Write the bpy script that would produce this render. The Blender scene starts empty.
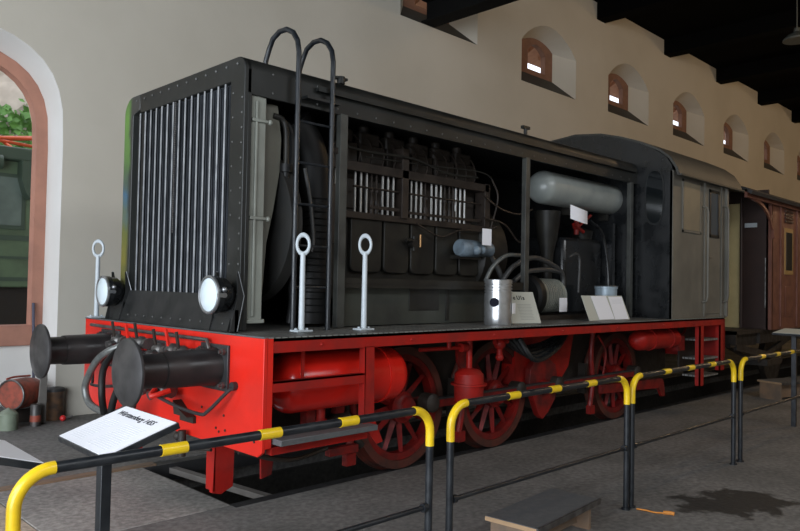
import bpy, bmesh, math, random
from mathutils import Vector, Matrix
C = bpy.context.scene
COL = C.collection
PI = math.pi
R = math.radians
random.seed(7)

# ---------------------------------------------------------------- materials
def mat(name, col, rough=0.5, metal=0.0, col2=None, scale=4.0, amt=0.5, bump=0.0, bscale=40.0,
        emit=None, estr=0.0, spec=None, coat=0.0, detail=6.0, lo=0.4, hi=0.65, rvar=0.0):
    m = bpy.data.materials.new(name); m.use_nodes = True
    nt = m.node_tree; b = nt.nodes['Principled BSDF']
    b.inputs['Base Color'].default_value = (*col, 1)
    b.inputs['Roughness'].default_value = rough
    b.inputs['Metallic'].default_value = metal
    if spec is not None: b.inputs['Specular IOR Level'].default_value = spec
    if coat: b.inputs['Coat Weight'].default_value = coat
    tc = nt.nodes.new('ShaderNodeTexCoord')
    if col2 is not None:
        n = nt.nodes.new('ShaderNodeTexNoise'); n.inputs['Scale'].default_value = scale
        n.inputs['Detail'].default_value = detail
        nt.links.new(tc.outputs['Object'], n.inputs['Vector'])
        r = nt.nodes.new('ShaderNodeMapRange')
        r.inputs['From Min'].default_value = lo; r.inputs['From Max'].default_value = hi
        r.inputs['To Max'].default_value = amt
        nt.links.new(n.outputs['Fac'], r.inputs['Value'])
        mx = nt.nodes.new('ShaderNodeMix'); mx.data_type = 'RGBA'
        mx.inputs['A'].default_value = (*col, 1); mx.inputs['B'].default_value = (*col2, 1)
        nt.links.new(r.outputs['Result'], mx.inputs['Factor'])
        nt.links.new(mx.outputs['Result'], b.inputs['Base Color'])
        if rvar:
            r2 = nt.nodes.new('ShaderNodeMapRange')
            r2.inputs['From Min'].default_value = lo; r2.inputs['From Max'].default_value = hi
            r2.inputs['To Min'].default_value = rough; r2.inputs['To Max'].default_value = rough + rvar
            nt.links.new(n.outputs['Fac'], r2.inputs['Value']); nt.links.new(r2.outputs['Result'], b.inputs['Roughness'])
    if bump:
        n2 = nt.nodes.new('ShaderNodeTexNoise'); n2.inputs['Scale'].default_value = bscale; n2.inputs['Detail'].default_value = 4
        nt.links.new(tc.outputs['Object'], n2.inputs['Vector'])
        bp = nt.nodes.new('ShaderNodeBump'); bp.inputs['Strength'].default_value = bump; bp.inputs['Distance'].default_value = 0.01
        nt.links.new(n2.outputs['Fac'], bp.inputs['Height']); nt.links.new(bp.outputs['Normal'], b.inputs['Normal'])
    if emit:
        b.inputs['Emission Color'].default_value = (*emit, 1); b.inputs['Emission Strength'].default_value = estr
    return m

M = {}
M['red'] = mat('signal_red_paint', (.72, .020, .010), .34, col2=(.50, .018, .010), scale=3, amt=.5, spec=.4, rvar=.1)
M['red_gloss'] = mat('glossy_red_paint', (.72, .018, .010), .20, col2=(.50, .015, .010), scale=3, amt=.5)
M['red_frame'] = mat('shaded_frame_red_paint', (.36, .012, .008), .42, spec=.3, col2=(.15, .012, .009), scale=5, amt=.6, rvar=.2)  # beam red with grime, base darkened for the shaded side and underframe
M['tyre'] = mat('worn_tyre_paint', (.10, .022, .014), .5, col2=(.03, .018, .014), scale=6, amt=.8)
M['red_wheel'] = mat('shaded_wheel_red_paint', (.21, .010, .008), .42, spec=.3, col2=(.045, .012, .010), scale=7, amt=.75, rvar=.2)  # same red and grime, darkened again for the shade below the deck
M['black'] = mat('black_paint', (.013, .014, .014), .42, col2=(.026, .025, .024), scale=5, spec=.35, rvar=.15)
M['black_gloss'] = mat('glossy_black_paint', (.010, .011, .012), .22, col2=(.02, .02, .02), scale=4, rvar=.2)
M['hood'] = mat('dark_hood_paint', (.011, .012, .011), .40, col2=(.022, .022, .020), scale=3, spec=.35, amt=.8, rvar=.2, bump=.1, bscale=8)
M['hood_in'] = mat('dark_inner_sheet', (.010, .010, .009), .7, col2=(.018, .016, .013), scale=6)  # near-black base for the dark inside of hood and grille
M['oily'] = mat('oily_iron', (.018, .014, .011), .5, col2=(.035, .024, .016), scale=9, bump=.3, bscale=25, rvar=.2)
M['engine'] = mat('engine_iron', (.022, .0205, .0165), .45, spec=.3, col2=(.011, .010, .009), scale=6, amt=.9, bump=.15, bscale=14)
M['engine2'] = mat('engine_brown_iron', (.031, .023, .018), .5, spec=.3, col2=(.014, .010, .008), scale=7, amt=.9, bump=.15, bscale=14)
M['panel'] = mat('dark_green_grey_sheet', (.045, .049, .040), .42, col2=(.018, .019, .016), scale=2.2, amt=.9, bump=.1, bscale=5, rvar=.25)
M['glassgrey'] = mat('grey_green_glass', (.13, .17, .15), .2, col2=(.07, .09, .08), scale=3)
M['rivet'] = mat('worn_rivet', (.10, .10, .095), .4, .2)
M['post'] = mat('grey_black_post_paint', (.060, .062, .055), .45, col2=(.03, .03, .028), scale=6, amt=.8)
M['greypanel'] = mat('pale_grey_green_paint', (.24, .25, .215), .5, col2=(.15, .15, .13), scale=4, amt=.6, bump=.05)
M['shroud'] = mat('dirty_grey_sheet', (.12, .115, .09), .55, col2=(.08, .075, .06), scale=4)
M['greycab'] = mat('grey_primer', (.155, .145, .120), .55, col2=(.10, .095, .08), scale=2.5, amt=.8, bump=.08, bscale=10)
M['greyroof'] = mat('grey_roof_paint', (.050, .048, .040), .6, col2=(.032, .031, .027), scale=3, amt=.8)
M['tanboard'] = mat('tan_window_board', (.22, .185, .125), .6, col2=(.17, .14, .10), scale=6)
M['greytank'] = mat('pale_grey_tank_paint', (.30, .32, .30), .33, col2=(.20, .22, .21), scale=4, amt=.7, coat=.2)
M['bluegrey'] = mat('blue_grey_paint', (.17, .22, .26), .45, col2=(.08, .10, .12), scale=12, amt=.8, bump=.15)
M['coreblue'] = mat('radiator_core', (.028, .032, .038), .6, col2=(.055, .062, .073), scale=5, amt=.7)
M['slat'] = mat('brushed_slat', (.42, .44, .46), .38, .35, col2=(.18, .19, .21), scale=7, amt=.7)
M['deck'] = mat('deck_plate', (.27, .265, .245), .45, col2=(.14, .138, .128), scale=8, amt=.8, bump=.5, bscale=60)
M['steel'] = mat('worn_steel', (.16, .155, .15), .38, .75, col2=(.07, .06, .055), scale=9, amt=.7, rvar=.2)
M['darksteel'] = mat('greasy_and_shaded_steel', (.050, .050, .052), .38, .4, col2=(.03, .028, .027), scale=6, rvar=.2)
M['disc'] = mat('buffer_face_steel', (.055, .053, .053), .38, .3, col2=(.028, .026, .026), scale=6, amt=.9, rvar=.2)
M['buffer'] = mat('buffer_black', (.016, .014, .014), .3, 0, col2=(.032, .026, .024), scale=6, amt=.7, rvar=.2)
M['alu'] = mat('machined_aluminium', (.62, .63, .64), .28, .85, col2=(.42, .42, .42), scale=18, amt=.5)
M['chrome'] = mat('bright_rod', (.42, .42, .41), .3, .8)
M['rim'] = mat('lamp_rim', (.30, .31, .32), .3, .8)
M['lens'] = mat('headlamp_lens', (.66, .75, .79), .25, 0, spec=.6, coat=.4)
M['white'] = mat('white_paint', (.50, .55, .58), .4, col2=(.42, .45, .47), scale=10, amt=.5)
M['paper'] = mat('white_paper', (.90, .90, .94), .7)
M['cream'] = mat('cream_card', (.52, .52, .45), .7)
M['ink'] = mat('black_ink', (.015, .015, .022), .8, spec=.1)
M['faint'] = mat('pale_grey_print', (.74, .75, .79), .7)
M['print'] = mat('grey_print', (.30, .30, .28), .7)
M['yellow'] = mat('yellow_paint', (.88, .58, .012), .35, col2=(.62, .38, .02), scale=18, amt=.35, coat=.2)
M['railblack'] = mat('railing_black_paint', (.010, .012, .015), .3, col2=(.03, .034, .038), scale=14, amt=.4, rvar=.2)
M['tin'] = mat('pale_blue_tin', (.36, .44, .50), .4, .2, col2=(.26, .31, .36), scale=14, amt=.5)
M['hose'] = mat('rubber_hose', (.040, .040, .040), .45, col2=(.07, .07, .068), scale=12)
M['hoseblack'] = mat('black_rubber_hose', (.008, .008, .008), .5, spec=.3)
M['silverhose'] = mat('silver_hose', (.20, .21, .20), .4, .5, col2=(.1, .1, .1), scale=20)
M['copper'] = mat('brass_fitting', (.35, .20, .09), .35, .8)
M['glassdark'] = mat('dark_window_glass', (.010, .012, .013), .08, 0, spec=.8)
M['glassblue'] = mat('bluish_window_glass', (.05, .075, .10), .12, 0, spec=.8)
M['wood'] = mat('weathered_wood', (.24, .15, .09), .65, col2=(.13, .10, .075), scale=6, amt=.8)
M['woodedge'] = mat('pale_cut_wood', (.42, .27, .15), .6, col2=(.30, .19, .10), scale=9, amt=.8)
M['greytop'] = mat('grey_step_covering', (.085, .088, .090), .6, col2=(.13, .13, .13), scale=20, amt=.4, bump=.2, bscale=90)
M['coach'] = mat('red_brown_coach_wood', (.185, .070, .045), .42, col2=(.12, .043, .03), scale=5, amt=.8, rvar=.1)
M['coachdark'] = mat('dark_brown_coach_wood', (.030, .015, .012), .5, col2=(.045, .022, .016), scale=4)
M['creamwood'] = mat('cream_yellow_wood', (.70, .58, .30), .5, col2=(.55, .45, .22), scale=4)
M['ochre'] = mat('ochre_trim', (.36, .22, .08), .5)
M['roofcloth'] = mat('dark_coach_roof', (.035, .033, .032), .7)
M['green'] = mat('green_engine_paint', (.10, .15, .085), .42, col2=(.07, .10, .06), scale=3, amt=.8)
M['greendark'] = mat('dark_green_paint', (.045, .07, .048), .5)
M['orange'] = mat('orange_red_paint', (.62, .10, .03), .42)
M['rust'] = mat('rusty_red_paint', (.36, .075, .045), .55, col2=(.10, .045, .03), scale=9, amt=.9, bump=.2)
M['rusttin'] = mat('rusty_tin', (.20, .11, .06), .5, .3, col2=(.08, .06, .05), scale=12, amt=.9)
M['greencan'] = mat('pale_green_can', (.22, .26, .19), .5, col2=(.14, .16, .12), scale=9)
M['brightred'] = mat('bright_red_plastic', (.65, .03, .03), .3)
M['polepurple'] = mat('dark_blue_grey_pole', (.055, .055, .09), .5)
M['timber'] = mat('grey_timber', (.17, .155, .14), .65, col2=(.10, .09, .08), scale=8)
M['sandstone'] = mat('red_sandstone', (.44, .21, .145), .75, col2=(.33, .16, .115), scale=3, amt=.8, bump=.3, bscale=25)
M['windowwood'] = mat('brown_window_stone', (.26, .135, .09), .8, col2=(.19, .10, .07), scale=5, amt=.7)
M['soffit'] = mat('brown_soffit_boards', (.42, .20, .11), .65, col2=(.28, .13, .07), scale=7)
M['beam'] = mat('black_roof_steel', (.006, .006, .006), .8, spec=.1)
M['ceiling'] = mat('black_ceiling_boards', (.003, .003, .003), .95, spec=.05)  # near-black base so boards and beams stay indistinct
M['sill'] = mat('dark_sill_slate', (.05, .048, .042), .6, col2=(.03, .03, .028), scale=8)
M['rock'] = mat('rock_face', (.62, .55, .46), .9, col2=(.36, .31, .25), scale=3, bump=.6, bscale=6)
M['leaf'] = mat('ivy_leaf', (.10, .26, .035), .5, col2=(.05, .15, .02), scale=6)
M['ground'] = mat('outside_ground', (.20, .19, .17), .9, col2=(.14, .13, .12), scale=3)
M['lampmetal'] = mat('lamp_shade_metal', (.10, .11, .10), .5)
M['bulb'] = mat('warm_bulb', (1, .8, .5), .5, emit=(1, .62, .28), estr=1)
M['strap'] = mat('orange_strap', (.60, .22, .03), .6)

# plaster: pale, slightly patchy
def plaster():
    m = mat('cream_plaster', (.60, .562, .482), .9, col2=(.50, .462, .385), scale=.6, amt=.5, bump=.35, bscale=5, detail=9)
    return m
M['plaster'] = plaster()
M['plasterlit'] = mat('daylit_white_plaster', (.74, .73, .70), .9, col2=(.66, .64, .60), scale=1.2, amt=.6, bump=.25, bscale=7)

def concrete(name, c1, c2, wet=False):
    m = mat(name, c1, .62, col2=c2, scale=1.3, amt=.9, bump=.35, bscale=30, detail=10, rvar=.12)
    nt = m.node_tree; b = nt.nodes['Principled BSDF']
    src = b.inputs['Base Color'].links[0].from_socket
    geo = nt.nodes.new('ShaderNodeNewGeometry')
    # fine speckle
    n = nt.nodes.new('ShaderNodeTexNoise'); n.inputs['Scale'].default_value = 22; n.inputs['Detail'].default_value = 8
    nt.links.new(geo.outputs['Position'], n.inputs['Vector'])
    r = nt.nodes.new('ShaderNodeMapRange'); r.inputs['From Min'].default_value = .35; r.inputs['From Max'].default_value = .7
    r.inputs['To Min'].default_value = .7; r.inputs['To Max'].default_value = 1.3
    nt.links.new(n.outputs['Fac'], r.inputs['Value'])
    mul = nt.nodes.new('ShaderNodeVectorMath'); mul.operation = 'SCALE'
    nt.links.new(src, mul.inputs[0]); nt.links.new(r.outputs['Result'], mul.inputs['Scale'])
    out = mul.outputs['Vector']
    if wet:
        # damp, nearly black stain patch of its own irregular outline
        mp = nt.nodes.new('ShaderNodeVectorMath'); mp.operation = 'SUBTRACT'; mp.inputs[1].default_value = (3.15, -3.25, 0)
        nt.links.new(geo.outputs['Position'], mp.inputs[0])
        rt = nt.nodes.new('ShaderNodeVectorRotate'); rt.rotation_type = 'Z_AXIS'; rt.inputs['Angle'].default_value = R(20)
        nt.links.new(mp.outputs[0], rt.inputs['Vector'])
        sc = nt.nodes.new('ShaderNodeVectorMath'); sc.operation = 'MULTIPLY'; sc.inputs[1].default_value = (1.6, 2.6, 1)
        nt.links.new(rt.outputs[0], sc.inputs[0])
        ln = nt.nodes.new('ShaderNodeVectorMath'); ln.operation = 'LENGTH'; nt.links.new(sc.outputs[0], ln.inputs[0])
        n3 = nt.nodes.new('ShaderNodeTexNoise'); n3.inputs['Scale'].default_value = 5; n3.inputs['Detail'].default_value = 8
        nt.links.new(geo.outputs['Position'], n3.inputs['Vector'])
        ad = nt.nodes.new('ShaderNodeMath'); ad.operation = 'MULTIPLY_ADD'; ad.inputs[1].default_value = 2.2; ad.inputs[2].default_value = -1.1
        nt.links.new(n3.outputs['Fac'], ad.inputs[0])
        sm = nt.nodes.new('ShaderNodeMath'); sm.operation = 'ADD'
        nt.links.new(ad.outputs[0], sm.inputs[0]); nt.links.new(ln.outputs['Value'], sm.inputs[1])
        rr = nt.nodes.new('ShaderNodeMapRange'); rr.inputs['From Min'].default_value = .62; rr.inputs['From Max'].default_value = .85
        rr.inputs['To Min'].default_value = .16; rr.inputs['To Max'].default_value = 1
        nt.links.new(sm.outputs[0], rr.inputs['Value'])
        mu2 = nt.nodes.new('ShaderNodeVectorMath'); mu2.operation = 'SCALE'
        nt.links.new(out, mu2.inputs[0]); nt.links.new(rr.outputs['Result'], mu2.inputs['Scale'])
        out = mu2.outputs['Vector']
    nt.links.new(out, b.inputs['Base Color'])
    return m
def deck_grid():
    nt = M['deck'].node_tree; b = nt.nodes['Principled BSDF']; src = b.inputs['Base Color'].links[0].from_socket
    geo = nt.nodes.new('ShaderNodeNewGeometry'); br = nt.nodes.new('ShaderNodeTexBrick')
    br.inputs['Scale'].default_value = 1; br.inputs['Brick Width'].default_value = .055; br.inputs['Row Height'].default_value = .055
    br.inputs['Mortar Size'].default_value = .007; br.offset = 0
    br.inputs['Color1'].default_value = (1, 1, 1, 1); br.inputs['Color2'].default_value = (.85, .85, .85, 1); br.inputs['Mortar'].default_value = (.15, .15, .15, 1)
    nt.links.new(geo.outputs['Position'], br.inputs['Vector'])
    mx = nt.nodes.new('ShaderNodeMix'); mx.data_type = 'RGBA'; mx.blend_type = 'MULTIPLY'; mx.inputs['Factor'].default_value = 1
    nt.links.new(src, mx.inputs['A']); nt.links.new(br.outputs['Color'], mx.inputs['B']); nt.links.new(mx.outputs['Result'], b.inputs['Base Color'])
deck_grid()
M['floor'] = concrete('concrete_floor', (.185, .178, .168), (.125, .121, .114), wet=True)
M['plate'] = concrete('worn_cover_plate', (.33, .31, .285), (.22, .21, .195))
M['plate2'] = concrete('brown_worn_cover_plate', (.46, .37, .28), (.29, .25, .205))
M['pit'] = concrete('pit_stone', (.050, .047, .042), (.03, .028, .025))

# the hood corner where old coats of paint have been rubbed free
def paint_layers():
    m = mat('rubbed_old_paint', (.03, .03, .03), .4)
    nt = m.node_tree; b = nt.nodes['Principled BSDF']
    geo = nt.nodes.new('ShaderNodeNewGeometry')
    sp = nt.nodes.new('ShaderNodeSeparateXYZ'); nt.links.new(geo.outputs['Position'], sp.inputs[0])
    n = nt.nodes.new('ShaderNodeTexNoise'); n.inputs['Scale'].default_value = 4
    nt.links.new(geo.outputs['Position'], n.inputs['Vector'])
    ad = nt.nodes.new('ShaderNodeMath'); ad.operation = 'MULTIPLY_ADD'; ad.inputs[1].default_value = .5
    nt.links.new(n.outputs['Fac'], ad.inputs[0]); nt.links.new(sp.outputs['Z'], ad.inputs[2])
    mr = nt.nodes.new('ShaderNodeMapRange'); mr.inputs['From Min'].default_value = 1.5; mr.inputs['From Max'].default_value = 3.6
    nt.links.new(ad.outputs[0], mr.inputs['Value'])
    cr = nt.nodes.new('ShaderNodeValToRGB'); e = cr.color_ramp.elements
    e[0].position = 0; e[0].color = (.03, .035, .03, 1); e[1].position = 1; e[1].color = (.06, .13, .03, 1)
    for p, c in ((.14, (.05, .07, .035, 1)), (.25, (.17, .15, .03, 1)), (.42, (.12, .13, .035, 1)), (.53, (.05, .12, .19, 1)),
                 (.58, (.07, .10, .08, 1)), (.66, (.07, .12, .05, 1)), (.86, (.10, .22, .035, 1))):
        x = e.new(p); x.color = c
    nt.links.new(mr.outputs['Result'], cr.inputs['Fac'])
    # only the outermost strip is bare: mask by distance from the near, still black, part of the strip
    my = nt.nodes.new('ShaderNodeMath'); my.operation = 'MULTIPLY_ADD'; my.inputs[1].default_value = .10
    nt.links.new(n.outputs['Fac'], my.inputs[0]); nt.links.new(sp.outputs['Y'], my.inputs[2])
    mk = nt.nodes.new('ShaderNodeMapRange'); mk.inputs['From Min'].default_value = .945; mk.inputs['From Max'].default_value = 1.0
    nt.links.new(my.outputs[0], mk.inputs['Value'])
    mx = nt.nodes.new('ShaderNodeMix'); mx.data_type = 'RGBA'; mx.inputs['A'].default_value = (.028, .030, .028, 1)
    nt.links.new(cr.outputs['Color'], mx.inputs['B']); nt.links.new(mk.outputs['Result'], mx.inputs['Factor'])
    nt.links.new(mx.outputs['Result'], b.inputs['Base Color'])
    return m
M['layers'] = paint_layers()

# ---------------------------------------------------------------- mesh builder
def frame_of(d):
    d = Vector(d).normalized()
    a = Vector((0, 0, 1)) if abs(d.z) < .9 else Vector((1, 0, 0))
    u = a.cross(d).normalized(); v = d.cross(u).normalized()
    return u, v, d

class MB:
    def __init__(s): s.v = []; s.f = []
    def add(s, vs, fs):
        k = len(s.v); s.v += [tuple(p) for p in vs]; s.f += [tuple(i + k for i in f) for f in fs]; return s
    def box(s, x0, x1, y0, y1, z0, z1):
        x0, x1 = sorted((x0, x1)); y0, y1 = sorted((y0, y1)); z0, z1 = sorted((z0, z1))
        v = [(x0,y0,z0),(x1,y0,z0),(x1,y1,z0),(x0,y1,z0),(x0,y0,z1),(x1,y0,z1),(x1,y1,z1),(x0,y1,z1)]
        return s.add(v, [(0,3,2,1),(4,5,6,7),(0,1,5,4),(1,2,6,5),(2,3,7,6),(3,0,4,7)])
    def bar(s, p, q, w, h, up=None):
        p, q = Vector(p), Vector(q); d = (q - p).normalized()
        a = Vector(up) if up else (Vector((0,0,1)) if abs(d.z) < .9 else Vector((0,1,0)))
        u = d.cross(a).normalized(); v = u.cross(d).normalized()
        vs = [e + u*w/2*i + v*h/2*j for e in (p, q) for i, j in ((-1,-1),(1,-1),(1,1),(-1,1))]
        return s.add(vs, [(0,3,2,1),(4,5,6,7),(0,1,5,4),(1,2,6,5),(2,3,7,6),(3,0,4,7)])
    def cyl(s, p, q, r, n=24, r2=None, caps=True):
        r2 = r if r2 is None else r2; p, q = Vector(p), Vector(q); u, v, d = frame_of(q - p)
        vs = []
        for e, rr in ((p, r), (q, r2)):
            for i in range(n):
                t = 2*PI*i/n; vs.append(e + (u*math.cos(t) + v*math.sin(t))*rr)
        fs = [(i, (i+1) % n, n+(i+1) % n, n+i) for i in range(n)]
        if caps: fs += [tuple(range(n-1, -1, -1)), tuple(range(n, 2*n))]
        return s.add(vs, fs)
    def lathe(s, o, d, prof, n=32):       # prof: list of (distance along d, radius)
        o = Vector(o); u, v, d = frame_of(d); vs = []; m = len(prof)
        for a, r in prof:
            for i in range(n):
                t = 2*PI*i/n; vs.append(o + d*a + (u*math.cos(t)+v*math.sin(t))*max(r, 1e-4))
        fs = [(k*n+i, k*n+(i+1) % n, (k+1)*n+(i+1) % n, (k+1)*n+i) for k in range(m-1) for i in range(n)]
        if prof[0] != prof[-1]: fs += [tuple(range(n-1, -1, -1)), tuple(range((m-1)*n, m*n))]
        return s.add(vs, fs)
    def tube(s, pts, r, n=10, smooth=0, rs=None):
        P = [Vector(p) for p in pts]
        if smooth:
            Q = []
            E = [2*P[0]-P[1]] + P + [2*P[-1]-P[-2]]
            for k in range(1, len(E)-2):
                for j in range(smooth):
                    t = j/smooth; a, b, c, d = E[k-1:k+3]
                    Q.append(.5*((2*b)+(-a+c)*t+(2*a-5*b+4*c-d)*t*t+(-a+3*b-3*c+d)*t**3))
            Q.append(P[-1]); P = Q
        vs = []; u = None
        for i, p in enumerate(P):
            d = (P[min(i+1, len(P)-1)] - P[max(i-1, 0)]).normalized()
            if u is None: u, v, _ = frame_of(d)
            u = (u - d*u.dot(d)).normalized(); v = d.cross(u)
            for k in range(n):
                t = 2*PI*k/n; vs.append(p + (u*math.cos(t)+v*math.sin(t))*r)
        m = len(P)
        fs = [(k*n+i, k*n+(i+1) % n, (k+1)*n+(i+1) % n, (k+1)*n+i) for k in range(m-1) for i in range(n)]
        fs += [tuple(range(n-1, -1, -1)), tuple(range((m-1)*n, m*n))]
        return s.add(vs, fs)
    def torus(s, c, ax, Rr, r, n=28, k=10, sx=1, sz=1):
        c = Vector(c); u, v, d = frame_of(ax); vs = []
        for i in range(n):
            t = 2*PI*i/n; e = u*math.cos(t)*sx + v*math.sin(t)*sz
            for j in range(k):
                a = 2*PI*j/k; vs.append(c + e*(Rr + r*math.cos(a)) + d*r*math.sin(a))
        fs = [(i*k+j, ((i+1) % n)*k+j, ((i+1) % n)*k+(j+1) % k, i*k+(j+1) % k) for i in range(n) for j in range(k)]
        return s.add(vs, fs)
    def prism(s, poly, ax, a, b):          # poly in the plane across ax: x->(y,z), y->(x,z), z->(x,y)
        n = len(poly)
        def P(p, t): return {'x': (t, p[0], p[1]), 'y': (p[0], t, p[1]), 'z': (p[0], p[1], t)}[ax]
        vs = [P(p, a) for p in poly] + [P(p, b) for p in poly]
        return s.add(vs, [(i, (i+1) % n, n+(i+1) % n, n+i) for i in range(n)] + [tuple(range(n-1, -1, -1)), tuple(range(n, 2*n))])
    def sweep(s, line, ax, a, b, th):      # an open line of 2-D points, given a thickness, drawn out along ax
        L = [Vector(p) for p in line]; inn = []
        for i, p in enumerate(L):
            d = (L[min(i+1, len(L)-1)] - L[max(i-1, 0)]).normalized(); inn.append(p + Vector((-d.y, d.x))*th)
        return s.prism([tuple(p) for p in L] + [tuple(p) for p in reversed(inn)], ax, a, b)
    def ball(s, c, r, n=12, m=8, sc=(1, 1, 1)):
        c = Vector(c); vs = []; fs = []
        for j in range(m+1):
            ph = PI*j/m
            for i in range(n):
                t = 2*PI*i/n
                vs.append(c + Vector((math.sin(ph)*math.cos(t)*sc[0], math.sin(ph)*math.sin(t)*sc[1], math.cos(ph)*sc[2]))*r)
        for j in range(m):
            for i in range(n): fs.append((j*n+i, j*n+(i+1) % n, (j+1)*n+(i+1) % n, (j+1)*n+i))
        return s.add(vs, fs)
    def mesh(s, name, org=(0, 0, 0), smooth=38):
        me = bpy.data.meshes.new(name); o = Vector(org)
        me.from_pydata([tuple(Vector(p) - o) for p in s.v], [], s.f)
        bm = bmesh.new(); bm.from_mesh(me); bmesh.ops.remove_doubles(bm, verts=bm.verts, dist=1e-5)
        bmesh.ops.recalc_face_normals(bm, faces=bm.faces); bm.to_mesh(me); bm.free()
        if smooth:
            for p in me.polygons: p.use_smooth = True
            me.set_sharp_from_angle(angle=R(smooth))
        return me
    def build(s, name, m, parent=None, bevel=0, org=None, smooth=38, label=None):
        if parent is not None:
            po = wpos(parent); me = s.mesh(name, po, smooth)
            o = bpy.data.objects.new(name, me); o.parent = parent
        else:
            g = Vector(org) if org else Vector((0, 0, 0))
            me = s.mesh(name, g, smooth); o = bpy.data.objects.new(name, me); o.location = g
        me.materials.append(M[m] if isinstance(m, str) else m)
        COL.objects.link(o)
        if bevel:
            bv = o.modifiers.new('soft_edges', 'BEVEL'); bv.width = bevel; bv.segments = 2; bv.limit_method = 'ANGLE'; bv.angle_limit = R(35)
        if label: o['label'] = label
        return o

def wpos(o):
    p = Vector((0, 0, 0))
    while o is not None: p += o.location; o = o.parent
    return p
def tag(o, label, cat, group=None, kind=None):
    o['label'] = label; o['category'] = cat
    if group: o['group'] = group
    if kind: o['kind'] = kind
    return o
def thing(name, label, cat, loc, group=None):
    o = bpy.data.objects.new(name, None); o.location = loc; o.empty_display_size = .1; COL.objects.link(o)
    return tag(o, label, cat, group)
def part_empty(name, parent, loc):
    o = bpy.data.objects.new(name, None); o.parent = parent; o.location = Vector(loc) - wpos(parent); o.empty_display_size = .1
    COL.objects.link(o); return o
def struct(o, label=None):
    o['kind'] = 'structure'
    if label: o['label'] = label
    return o
def kids(o): return [c for c in bpy.data.objects if c.parent == o]
def copy_tree(o, parent=None):
    c = o.copy(); COL.objects.link(c); c.parent = parent
    for ch in kids(o):
        if ch is not c: copy_tree(ch, c)
    return c
def text_mesh(name, body, size, mtx, m, parent, extrude=.0006, bold=0.0):
    cu = bpy.data.curves.new(name, 'FONT'); cu.body = body; cu.size = size; cu.extrude = extrude; cu.offset = bold
    cu.align_x = 'LEFT'
    t = bpy.data.objects.new(name + '_curve', cu); COL.objects.link(t)
    dg = bpy.context.evaluated_depsgraph_get(); me = bpy.data.meshes.new_from_object(t.evaluated_get(dg))
    bpy.data.objects.remove(t); me.name = name
    me.transform(mtx); po = wpos(parent); me.transform(Matrix.Translation(-po))
    me.materials.clear(); me.materials.append(M[m])
    o = bpy.data.objects.new(name, me); o.parent = parent; COL.objects.link(o); return o
def boolean(o, cutters):
    for c in cutters:
        md = o.modifiers.new('cut', 'BOOLEAN'); md.operation = 'DIFFERENCE'; md.object = c; md.solver = 'EXACT'
    dg = bpy.context.evaluated_depsgraph_get(); me = bpy.data.meshes.new_from_object(o.evaluated_get(dg))
    o.modifiers.clear(); o.data = me
    for c in cutters: bpy.data.objects.remove(c)
SKY, P1, P2, P3, EXPO = 1.9, 780, 300, 210, 0.0
# ================================================================ SETTING
YW, YO = 3.54, 4.34            # inner and outer face of the long wall
XL, XR = -7.0, 46.0
# floor: near apron, far apron, and the covered end of the pit
def floor_mesh():
    b = MB()
    b.box(XL, XR, -12.0, -.83, -.3, 0); b.box(XL, XR, .83, YW+.6, -.3, 0)
    return b
struct(floor_mesh().build('floor', 'floor', org=(0, 0, 0)), 'grey worn concrete floor of the engine shed')
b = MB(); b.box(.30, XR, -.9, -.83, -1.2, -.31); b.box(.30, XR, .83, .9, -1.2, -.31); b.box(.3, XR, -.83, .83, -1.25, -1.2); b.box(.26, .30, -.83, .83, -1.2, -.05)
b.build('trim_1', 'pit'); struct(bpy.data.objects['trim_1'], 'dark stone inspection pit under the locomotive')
# cover plates in front of the locomotive
def plate(i, x0, x1, y0, y1, m):
    return struct(MB().box(x0, x1, y0, y1, -.05, 0.002).build('trim_%d' % i, m, bevel=.004), 'worn pit cover plate in the floor')
plate(2, -1.02, .20, -.745, .69, 'plate'); plate(3, -1.36, -1.03, -.745, .69, 'plate2'); plate(4, -6.9, -1.37, -.745, .69, 'plate')
struct(MB().box(XL, .20, -.83, -.757, -.05, .001).build('trim_31', 'floor'), 'concrete edge strip beside the cover plates')
for n, y in ((5, -.76), (6, .76)):
    g = MB(); g.box(XL, XR, y-.075, y-.045, -.12, -.004); g.box(XL, XR, y+.045, y+.07, -.12, -.012)
    g.box(XL, XR, y-.035, y+.035, -.11, -.006); g.box(XL, XR, y-.06, y+.06, -.16, -.12)
    struct(g.build('trim_%d' % n, 'darksteel'), 'steel rail set flush in the floor')  # rails kept dark, their shadow put into the steel colour
struct(MB().box(-2.6, .34, .70, .80, -.02, .012).build('trim_7', 'wood', bevel=.004), 'brown timber edge of the pit covering')

# long wall with arched opening and clerestory windows
def arch(xc, hw, zs, h, n=3.1, k=18):
    out = []
    for i in range(k+1):
        t = PI*(1 - i/k); cx, sx = math.cos(t), math.sin(t)
        out.append((xc + hw*math.copysign(abs(cx)**(2/n), cx), zs + h*abs(sx)**(2/n)))
    return out
def ring_loft(P, Q, ya, yb):           # closed cutter from outline P at ya to Q at yb
    n = len(P); vs = [(p[0], ya, p[1]) for p in P] + [(q[0], yb, q[1]) for q in Q]
    return MB().add(vs, [(i, (i+1) % n, n+(i+1) % n, n+i) for i in range(n)] + [tuple(range(n-1, -1, -1)), tuple(range(n, 2*n))])
wall = MB().box(XL, XR, YW, YO, -.3, 9.2).build('wall_back', 'plaster')
cut = []
XC = -1.15
A0 = arch(XC, 1.61, 3.25, 1.30); A1 = arch(XC, 1.57, 3.25, 1.17)
def ext(A, z0): return [(A[0][0], z0)] + A + [(A[-1][0], z0)]
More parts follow.
